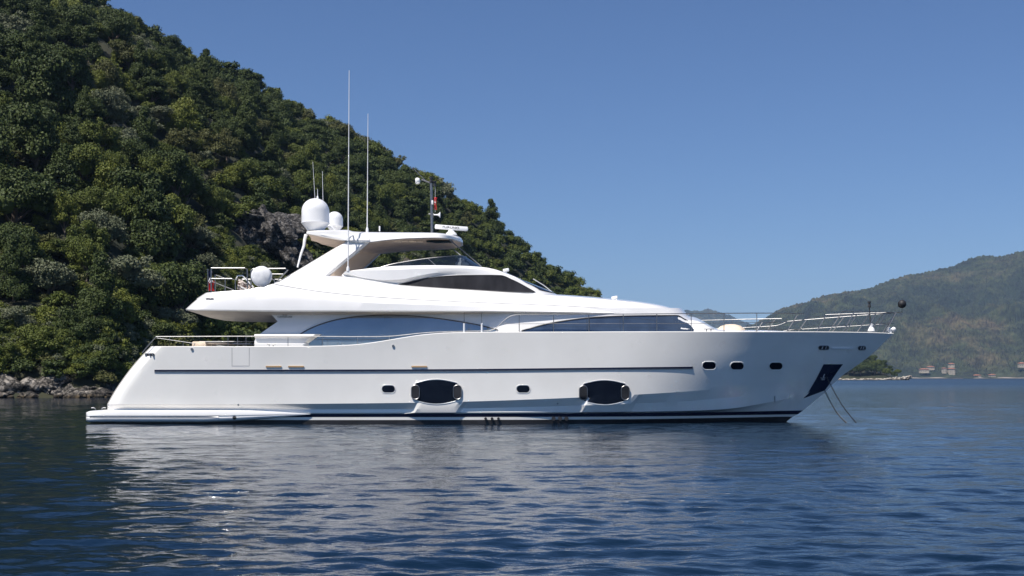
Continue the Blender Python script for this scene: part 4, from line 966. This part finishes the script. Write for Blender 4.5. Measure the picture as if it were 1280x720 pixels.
# the rest of the wood
ytop = interp([(107,512),(130,505),(160,465),(180,440),(195,420),(232,386),(258,364),(343,353),(378,330),(384,288),(386,255),(412,255),(430,286),(560,289),(578,300),(602,333),(640,344),(692,366),(800,379),(850,391),(870,410),(1000,414)])
cand = []
ring = 100.0
cell = 3.9
for ix in range(-66, 25):
    for iy in range(0, 84):
        x = ix*cell + RNG.uniform(-1.7, 1.7); Dd = 84 + iy*cell + RNG.uniform(-1.7, 1.7)
        p = 640 + x/Dd*F
        if p < -330 or p > 893: continue
        s_ = (Dd - float(Dsh(p)))/(float(Drd(p)) - float(Dsh(p)))
        if s_ < .012 or s_ > 1.12: continue
        q = RNG.random(); R = 1.4 + 2.2*RNG.random()**1.4 + (.7 if Dd < 140 else 0); R *= np.clip((905-p)/110, .45, 1)
        if any((x-a)**2 + (Dd-b2)**2 < (.62*(R+c))**2 for a, b2, c in placed[:27]): continue
        # leave the crag clear in front
        v = N1.fbm(x/26+3, Dd/26+70, 3) + .10*RNG.normal()
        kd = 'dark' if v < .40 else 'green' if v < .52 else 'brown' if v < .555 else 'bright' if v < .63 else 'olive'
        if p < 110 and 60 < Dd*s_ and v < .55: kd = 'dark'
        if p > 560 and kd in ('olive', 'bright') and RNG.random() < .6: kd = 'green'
        z = float(hill_h(p, Dd)); rp_ = R/Dd*F
        if Dd < 176 and p + rp_ > 286 and p - rp_ < 380 and 262 < 472 - (z + 1.7*R - CH)/Dd*F < 332: continue
        pyc = 472 - (z + .9*R - CH)/Dd*F
        vis = -25 < p < 900 and pyc > -20 and pyc - R/Dd*F*.7 < float(ytop(p)) if p > 107 else (-25 < p and pyc > -20)
        cand.append((R/Dd if vis else 0, x, Dd, z, R, kd, p, pyc)); placed.append((x, Dd, R))
cand.sort(key=lambda c: -c[0])
NT = 298 - 22 - len(HERO)          # the islet pines are individuals too
ORD = ['first','second','third','fourth','fifth','sixth','seventh','eighth','ninth','tenth','eleventh','twelfth','thirteenth','fourteenth','fifteenth','sixteenth','seventeenth','eighteenth','nineteenth','twentieth','twenty-first','twenty-second','twenty-third','twenty-fourth','twenty-fifth','twenty-sixth','twenty-seventh','twenty-eighth','twenty-ninth','thirtieth']
def zone(p, py):
    sky = py - 20 < float(pyr(p)) + 22
    if p < 150: return 'at the upper left' if py < 110 else 'in the dark gully' if py < 300 else 'low above the left shore'
    if p < 282: return 'just under the skyline left of the dome' if sky or py < 110 else 'high above the stern' if py < 230 else 'left of the rock outcrop' if py < 335 else 'low behind the stern rail'
    if p < 382: return 'just under the skyline left of the dome' if sky else 'between skyline and rock outcrop' if py < 262 else 'around the rock outcrop'
    if p < 462: return 'on the skyline behind the tall aerials' if sky else 'below the skyline behind the tall aerials'
    if p < 545: return 'on the skyline left of the light mast' if sky else 'between the aerials and the light mast'
    if p < 640: return 'on the skyline right of the light mast' if sky else 'above the hardtop nose'
    return 'on the skyline over the foredeck' if sky else 'just above the wheelhouse roof'
zs = {}
for c in cand[:NT]: zs.setdefault((zone(c[6], c[7]), c[5]), []).append(c)
for (zn, kd), L in zs.items():
    L.sort(key=lambda c: c[6])
    for i, c in enumerate(L):
        _, x, Dd, z, R, kd, p, pyc = c
        lab = f"{ORD[min(i, 29)]} from left among {PHRASE[kd]} trees {zn}" if len(L) > 1 else f"the one {PHRASE[kd]} tree {zn}"
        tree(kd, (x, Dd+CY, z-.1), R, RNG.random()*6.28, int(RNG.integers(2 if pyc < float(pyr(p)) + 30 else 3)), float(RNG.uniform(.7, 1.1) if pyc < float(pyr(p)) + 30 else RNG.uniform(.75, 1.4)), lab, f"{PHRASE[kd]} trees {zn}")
LV = {k: ([], [], 0) for k in KINDS}; order = list(KINDS)
Vs, Fs, Ms, off = [], [], [], 0
def stuff_add(kd, var, loc, R, hs, rz):
    global off
    V, Q = CRlow[kd][var]; c, s_ = math.cos(rz), math.sin(rz)
    VV = np.stack([(V[:, 0]*c - V[:, 1]*s_)*R + loc[0], (V[:, 0]*s_ + V[:, 1]*c)*R + loc[1], V[:, 2]*R*hs + loc[2]], -1)
    Vs.append(VV); Fs.append(Q + off); Ms.append(np.full(len(Q), order.index(kd))); off += len(V)
for c in cand[NT:]:
    _, x, Dd, z, R, kd, p, pyc = c; stuff_add(kd, int(RNG.integers(2)), (x, Dd+CY, z-.1), R, RNG.uniform(.8, 1.1), RNG.random()*6.28)
me = np_mesh('woodland', np.concatenate(Vs), np.concatenate(Fs), [KINDS[k] for k in order], smooth=False); me.polygons.foreach_set('material_index', np.concatenate(Ms).astype(np.int32))
o = link('woodland', me, kind='stuff'); o['label'] = 'smaller distant trees filling the wooded hill between the larger crowns'
# undergrowth filling the ground between trunks
Vs, Fs, Ms, off = [], [], [], 0
for k in range(1900):
    p = RNG.uniform(-150, 860); s_ = RNG.random()**1.3; Dd = float(Dsh(p)) + (.006+.9*s_)*(float(Drd(p))-float(Dsh(p))); z = float(hill_h(p, Dd))
    if 286 < p < 378 and 264 < 472 - (z + 2 - CH)/Dd*F < 334: continue
    stuff_add(['dark','green','dark','brown','bright'][int(RNG.integers(5))], int(RNG.integers(2)), ((p-640)/F*Dd, Dd+CY, z-.35), RNG.uniform(.8, 1.7), .85, RNG.random()*6)
for k in range(620):
    p = RNG.uniform(-60, 330); Dd = float(Dsh(p)) + RNG.uniform(2.2, 7.5); z = float(hill_h(p, Dd))
    stuff_add(['dark','green','dark','olive','bright'][int(RNG.integers(5))], int(RNG.integers(2)), ((p-640)/F*Dd, Dd+CY, z-.1), RNG.uniform(.5, 1.15), .9, RNG.random()*6)
for k in range(330):
    p = RNG.uniform(270, 400); py_ = RNG.uniform(318, 372) if k < 230 else RNG.uniform(250, 350)
    if k >= 230: p = RNG.uniform(262, 290) if k % 2 else RNG.uniform(368, 400)
    Dd = hill_D(p, py_); z = float(hill_h(p, Dd))
    stuff_add(['dark','green','olive','green','bright'][int(RNG.integers(5))], int(RNG.integers(2)), ((p-640)/F*Dd, Dd+CY, z-.3), RNG.uniform(.5, 1.25), 1.0, RNG.random()*6)
me = np_mesh('undergrowth', np.concatenate(Vs), np.concatenate(Fs), [KINDS[k] for k in order], smooth=False); me.polygons.foreach_set('material_index', np.concatenate(Ms).astype(np.int32))
link('undergrowth', me, kind='stuff')

# ---- rocks
def rock_mesh(seed, sx, sy_, sz, sub=4, rough=.33, cuts=9):
    r = random.Random(seed); bm = NB(); bmesh.ops.create_icosphere(bm, subdivisions=sub, radius=1)
    pl = []
    for k in range(cuts):
        d = Vector((r.gauss(0,1), r.gauss(0,1), r.gauss(0,1))).normalized(); pl.append((d, r.uniform(.55, .9)))
    N = Noise(seed, 64)
    for v in bm.verts:
        c = v.co.copy()
        for d, h in pl:
            q = c.dot(d)
            if q > h: c -= d*(q-h)*.85
        n = float(N.fbm(c.x*1.7+5+c.z, c.y*1.7+9-c.z*.7, 4)) - .5
        c *= 1 + rough*n*1.6; v.co = Vector((c.x*sx, c.y*sy_, c.z*sz))
    finish(bm, 38, 0); me = bpy.data.meshes.new('rock'); bm.to_mesh(me); bm.free(); return me
RK = [rock_mesh(40+k, 1, 1, 1) for k in range(7)]
for me in RK: me.materials.append(M['shore'])
# shore boulders (column, centre row, width px, height px, label)
BO = [(17,483,38,22,'pale angular boulder at the left edge, right at the waterline'),
 (41,487,26,18,'leaning pale boulder beside the one at the left edge'),
 (67,479,34,16,'tall light grey boulder, highest of the central shore rocks'),
 (58,488,28,12,'flat wet boulder in front of the tall light grey one'),
 (90,489,14,11,'small pale round boulder right of the tall light grey one'),
 (111,491,20,9,'low brownish rock right of the small round boulder'),
 (136,489,12,15,'curved pale slab standing closest to the yacht stern'),
 (8,473,26,12,'grey boulder stacked behind the one at the left edge'),
 (30,471,22,10,'grey boulder peeping out below the bushes near the left edge'),
 (78,488,16,12,'white-topped boulder wedged between the flat wet rock and the small round one'),
 (101,485,10,6,'little grey stone perched behind the low brownish rock'),
 (124,493,10,5,'small dark wet rock between the brownish rock and the pale slab')]
def boulder(p, py, w, h, k, lab, mm=None, D0=None, grp='boulders along the left shore'):
    D_ = D0 or (float(Dsh(p)) + .3 + (497-py)*.10); o = bpy.data.objects.new('boulder', RK[k % 7]); COL.objects.link(o)
    z = CH + (472-py)/F*D_; o.location = W(p, D_, z); o.scale = (w/2/F*D_*1.5, w/2/F*D_*1.4, h/2/F*D_*(1.75 if D0 is None else 1.2))
    o.rotation_euler = (random.uniform(-.2,.2), random.uniform(-.35,.35), random.uniform(0, 6.28)); tag(o, lab, 'boulder', grp); return o
for k, (p, py, w, h, lab) in enumerate(BO): boulder(p, py, w, h, k, lab)
# small broken stones along the waterline
def stones(name, pts, mm, kind='stuff'):
    Vv, Fv, o_ = [], [], 0
    base = []
    for k in range(3):
        b_ = rock_mesh(70+k, 1, 1, 1, 2); v = np.empty(len(b_.vertices)*3); b_.vertices.foreach_get('co', v); f = np.empty(len(b_.polygons)*3, dtype=np.int32)
        b_.polygons.foreach_get('vertices', f); base.append((v.reshape(-1, 3), f.reshape(-1, 3)))
    for (x, y, z, s_) in pts:
        v, f = base[int(RNG.integers(3))]; a = RNG.random()*6.28; c, s2 = math.cos(a), math.sin(a); q = v*np.array([1.2, 1, .75])*s_
        Vv.append(np.stack([q[:, 0]*c-q[:, 1]*s2+x, q[:, 0]*s2+q[:, 1]*c+y, q[:, 2]+z], -1)); Fv.append(f+o_); o_ += len(v)
    link(name, np_mesh(name, np.concatenate(Vv), np.concatenate(Fv), mm, smooth=False), kind=kind)
P_ = []
for k in range(620):
    p = RNG.uniform(-220, 420) if k < 380 else RNG.uniform(70, 190); Dd = float(Dsh(p)) + RNG.uniform(-.5, 3.2); P_.append(((p-640)/F*Dd, Dd+CY, max(0, (Dd-float(Dsh(p)))*.35) + RNG.uniform(-.1, .2), RNG.uniform(.15, .75)))
stones('shore_rubble', P_, M['shore'])
# grey crag above the aft deck
CG = [(306,302,40,62,'broad grey crag, lower left block of the rock outcrop on the hill'),(331,306,40,60,'pitted grey crag block in the middle of the rock outcrop'),
 (355,292,40,48,'grey crag block on the right side of the outcrop, left of the white dome'),(313,275,34,16,'flat-topped grey block crowning the left half of the outcrop'),
 (362,320,34,44,'shadowed lower right block of the grey rock outcrop'),(338,284,26,24,'small grey block in the notch at the top of the outcrop')]
for k, (p, py, w, h, lab) in enumerate(CG):
    o = boulder(p, py, w*1.05, h, k+2, lab, D0=167 + (k % 3)*1.2, grp='blocks of the grey rock outcrop'); me = rock_mesh(930+k, 1, 1, 1, 5, 1.0, 16); me.materials.clear(); me.materials.append(M['crag']); o.data = me; o.name = 'crag_block'
    o.scale.y = max(o.scale.x, 3.0); o.rotation_euler.z = random.uniform(-.3, .3)

# ---- islet behind the bow
ID = 850.0
itop = interp([(940,470),(985,463),(1020,456),(1050,454),(1080,451),(1100,455),(1115,461),(1128,467),(1138,472.5)])
def isle_h(p, d): # d in metres from islet axis
    t = (CH + (473.6-itop(p))/F*ID)*.5 - 1.2; t = np.maximum(t, .0) * np.clip((1137-p)/30, .3, 1)
    return np.where(np.abs(d) < 30, t*np.sqrt(np.clip(1-(d/30)**2, 0, 1)) , 0) + .0
pp = np.linspace(930, 1138, 140); dd = np.linspace(-32, 32, 30); A, B_ = np.meshgrid(pp, dd, indexing='ij'); h = isle_h(A, B_)
h = h + (N1.fbm(A/5, B_/6, 3)-.3)*1.5*(np.abs(B_) < 30); h = np.where((np.abs(B_) > 30) | (A > 1137) | (A < 932), -2.5, h)
DI = ID + B_; V = np.stack([(A-640)/F*DI, DI+CY, h], -1).reshape(-1, 3)
isl = link('islet_ground', np_mesh('islet_ground', V, gridfaces(len(pp), len(dd)), M['soil']), kind='structure')
P_ = []
for k in range(500):
    p = RNG.uniform(1035, 1139); d = RNG.uniform(-33, -24); Dd = ID+d; P_.append(((p-640)/F*Dd, Dd+CY, RNG.uniform(0, .7) + max(0, (p-1105)/33*2.4)*RNG.random(), RNG.uniform(.35, 1.1)))
stones('islet_rubble', P_, M['islerock'])
row_n = 0
for k in range(22):
    p = 1036 + k*4.05 + RNG.uniform(-1, 1); d = RNG.uniform(-22, 6) if k % 2 else RNG.uniform(-26, -16); Dd = ID + d
    R = (5.2 if p < 1100 else 4.2 if p < 1112 else 2.9) * RNG.uniform(.85, 1.15)
    tree('dark' if k % 3 else 'green', W(p, Dd, float(isle_h(p, d)) + (2.6 if k % 2 else .3)), R, RNG.random()*6, [0,1,2][k % 3] if k % 3 == 0 else k % 2, 1.0, f"{ORD[k]} pine from the left on the rocky islet beyond the bow", 'pines on the rocky islet', pine=True)

# ---- far mountains
def mountain(name, sil, Dr, Ds0, p0, p1, n, mrow, rough, m, seed):
    sy2 = interp(sil); N = Noise(seed); p = np.linspace(p0, p1, n); s_ = np.concatenate([np.linspace(-.05, 0, 3)[:-1], np.linspace(0, 1, mrow), [1.15, 1.5, 2.0]])
    Pm, Sm = np.meshgrid(p, s_, indexing='ij'); Dm = Ds0 + Sm*(Dr-Ds0); hr = CH + (472-sy2(Pm))/F*Dr; sc = np.clip(Sm, 0, 1)
    X = (Pm-640)/F*Dm
    rg = 1-np.abs(2*N.fbm(X/520+9, Dm/620+4, 5, .55)-1); 
    H_ = hr*(sc**1.15) * (1 + (rg-.76)*1.9*(1-sc)*np.clip(sc*5, 0, 1)) + (N.fbm(X/90, Dm/90, 4)-.5)*rough*4 + 0*np.clip(sc*6, 0, 1)*np.clip((1-sc)*4, .12, 1)
    H_ = H_ + (1-np.abs(2*N.fbm(X/210+30, Dm/420+12, 4, .5)-1)-.75)*130*np.clip(sc*4, 0, 1)*np.clip((1-sc)*3, 0, 1)
    rr = np.random.default_rng(seed).random(H_.shape); H_ = H_ + (rr-.3)*rough*np.clip(sc*12, 0, 1)
    H_ = np.where(Sm > 1, hr*(1-.25*(Sm-1)), H_); H_ = np.where(Sm < 0, -3, np.maximum(H_, .3))
    V = np.stack([X, Dm+CY, H_], -1).reshape(-1, 3); return link(name, np_mesh(name, V, gridfaces(n, len(s_)), m, smooth=False), kind='structure'), (sy2,)
def mtmat(name, sc):
    m = mat(name, (.05,.06,.03), .95); nt = m.node_tree; b = nt.nodes['Principled BSDF']; g = nd(m, 'ShaderNodeNewGeometry')
    n = nd(m, 'ShaderNodeTexNoise', Scale=.0042*sc, Detail=9, Roughness=.68); nt.links.new(g.outputs['Position'], n.inputs['Vector'])
    r = nd(m, 'ShaderNodeValToRGB'); e = r.color_ramp.elements; e[0].position = .44; e[0].color = (.014,.024,.010,1); e[1].position = .68; e[1].color = (.115,.085,.045,1)
    k = e.new(.53); k.color = (.042,.052,.018,1); nt.links.new(n.outputs[0], r.inputs[0])
    n2 = nd(m, 'ShaderNodeTexNoise', Scale=.045*sc, Detail=6, Roughness=.75); nt.links.new(g.outputs['Position'], n2.inputs['Vector'])
    r2 = nd(m, 'ShaderNodeValToRGB'); e = r2.color_ramp.elements; e[0].position = .40; e[0].color = (.018,.028,.012,1); e[1].position = .6; e[1].color = (1,1,1,1)
    nt.links.new(n2.outputs[0], r2.inputs[0]); mx = nt.nodes.new('ShaderNodeMix'); mx.data_type = 'RGBA'; mx.blend_type = 'MULTIPLY'; mx.inputs['Factor'].default_value = .8
    nt.links.new(r.outputs[0], mx.inputs['A']); nt.links.new(r2.outputs[0], mx.inputs['B']); nt.links.new(mx.outputs['Result'], b.inputs['Base Color']); return m
mountain('mountain', [(820,455),(880,432),(925,412),(960,395),(985,385),(1010,377),(1050,368),(1085,361),(1115,350),(1130,345),(1170,338),(1195,331),(1225,322),(1260,316),(1290,313),(1400,290),(1700,270),(2000,330)],
    3300, 2350, 800, 2000, 800, 170, 7, mtmat('mountain_woods', 1), 21)
mountain('far_mountain', [(500,440),(650,405),(740,392),(800,384),(840,387),(862,388),(885,388),(905,394),(925,400),(940,404),(965,412),(1010,432),(1100,462)], 6500, 5200, 480, 1100, 420, 60, 8, mtmat('far_mountain_woods', .6), 33)
# beach strip and houses on the far shore
bm = NB(); 
for k in range(60):
    pass
pts = [(1128+ k*8, 2348 + 3*math.sin(k*.8)) for k in range(0, 60)]
A_ = [W(p, d-8, .3) for p, d in pts]; B2 = [W(p, d+14, 2.2 + .6*math.sin(i*1.3)) for i, (p, d) in enumerate(pts)]; C_ = [W(p, d+14, -1) for p, d in pts]
add_grid(bm, [A_, B2, C_], both=False); M['sand'] = vary(mat('pale_beach_sand', (.45,.38,.3), .95), (.14,.115,.085), (.28,.24,.20), .05); o = mk('beach', bm, M['sand']); o['kind'] = 'structure'
M['wallp'] = vary(mat('cream_render', (.7,.6,.45), .8), (.32,.27,.20), (.42,.37,.29), .2); M['tile'] = vary(mat('terracotta_tiles', (.5,.2,.12), .8), (.26,.10,.055), (.34,.15,.085), .5)
def house(p, z, w, d, h, lab, hip=True, Dd=2372):
    o = empty('house', W(p, Dd, z)); tag(o, lab, 'house', 'houses on the far shore'); x, y, z = o.location
    bm = NB(); box(bm, (x, y, z+h/2-1.2), (w, d, h+2.4)); mk('wall', bm, M['wallp'], o)
    bm = NB(); e = 1.0; rr = min(w, d)*.22
    vs = [bm.verts.new((x+sx*(w/2+e), y+sy2*(d/2+e), z+h+.05)) for sx, sy2 in ((-1,-1),(1,-1),(1,1),(-1,1))]; t = [bm.verts.new((x-w*.22, y, z+h+rr)), bm.verts.new((x+w*.22, y, z+h+rr))]
    bm.faces.new([vs[0],vs[1],t[1],t[0]]); bm.faces.new([vs[2],vs[3],t[0],t[1]]); bm.faces.new([vs[1],vs[2],t[1]]); bm.faces.new([vs[3],vs[0],t[0]]); bm.faces.new(vs[::-1]); mk('roof', bm, M['tile'], o)
    nf = max(1, int(h//3))
    for f in range(nf):
        for k in range(max(2, int(w//4))):
            bm = NB(); wx = x - w/2 + (k+.5)*w/max(2, int(w//4)); box(bm, (wx, y-d/2, z+1.7+3*f), (1.2,.2,1.5)); mk('window', bm, M['seal'], o)
house(1155, 13, 17, 10, 5, 'cream house with a long orange roof, leftmost on the far shore')
house(1163, 19, 13, 9, 4, 'house with a pale roof just behind the long orange-roofed one', Dd=2390)
house(1180, 12, 7, 8, 8, 'narrow reddish house between the two larger orange-roofed ones')
house(1189, 9, 12, 10, 10, 'tall two-storey cream house with an orange roof on the far shore')
house(1189, 24, 10, 9, 5, 'upper house with an orange roof directly above the tall cream one', Dd=2395)
house(1221, 3, 14, 9, 3, 'low pale beach building right of the orange-roofed houses')
house(1240, 3, 12, 9, 4, 'low beach building with a brown roof, centre of the far beach')
house(1277, 24, 12, 10, 6, 'pale house on the slope at the right edge', Dd=2395)
# ---- air
m = bpy.data.materials.new('haze'); m.use_nodes = True; nt = m.node_tree; nt.nodes.remove(nt.nodes['Principled BSDF']); pv = nt.nodes.new('ShaderNodeVolumePrincipled')
pv.inputs['Color'].default_value = (.42, .64, 1.0, 1); pv.inputs['Density'].default_value = 6.5e-5; pv.inputs['Anisotropy'].default_value = .0
nt.links.new(pv.outputs[0], nt.nodes['Material Output'].inputs['Volume'])
bm = NB(); box(bm, (0, 4700, 300), (17000, 9900, 620)); o = mk('haze', bm, m, None, merge=0); o['kind'] = 'stuff'
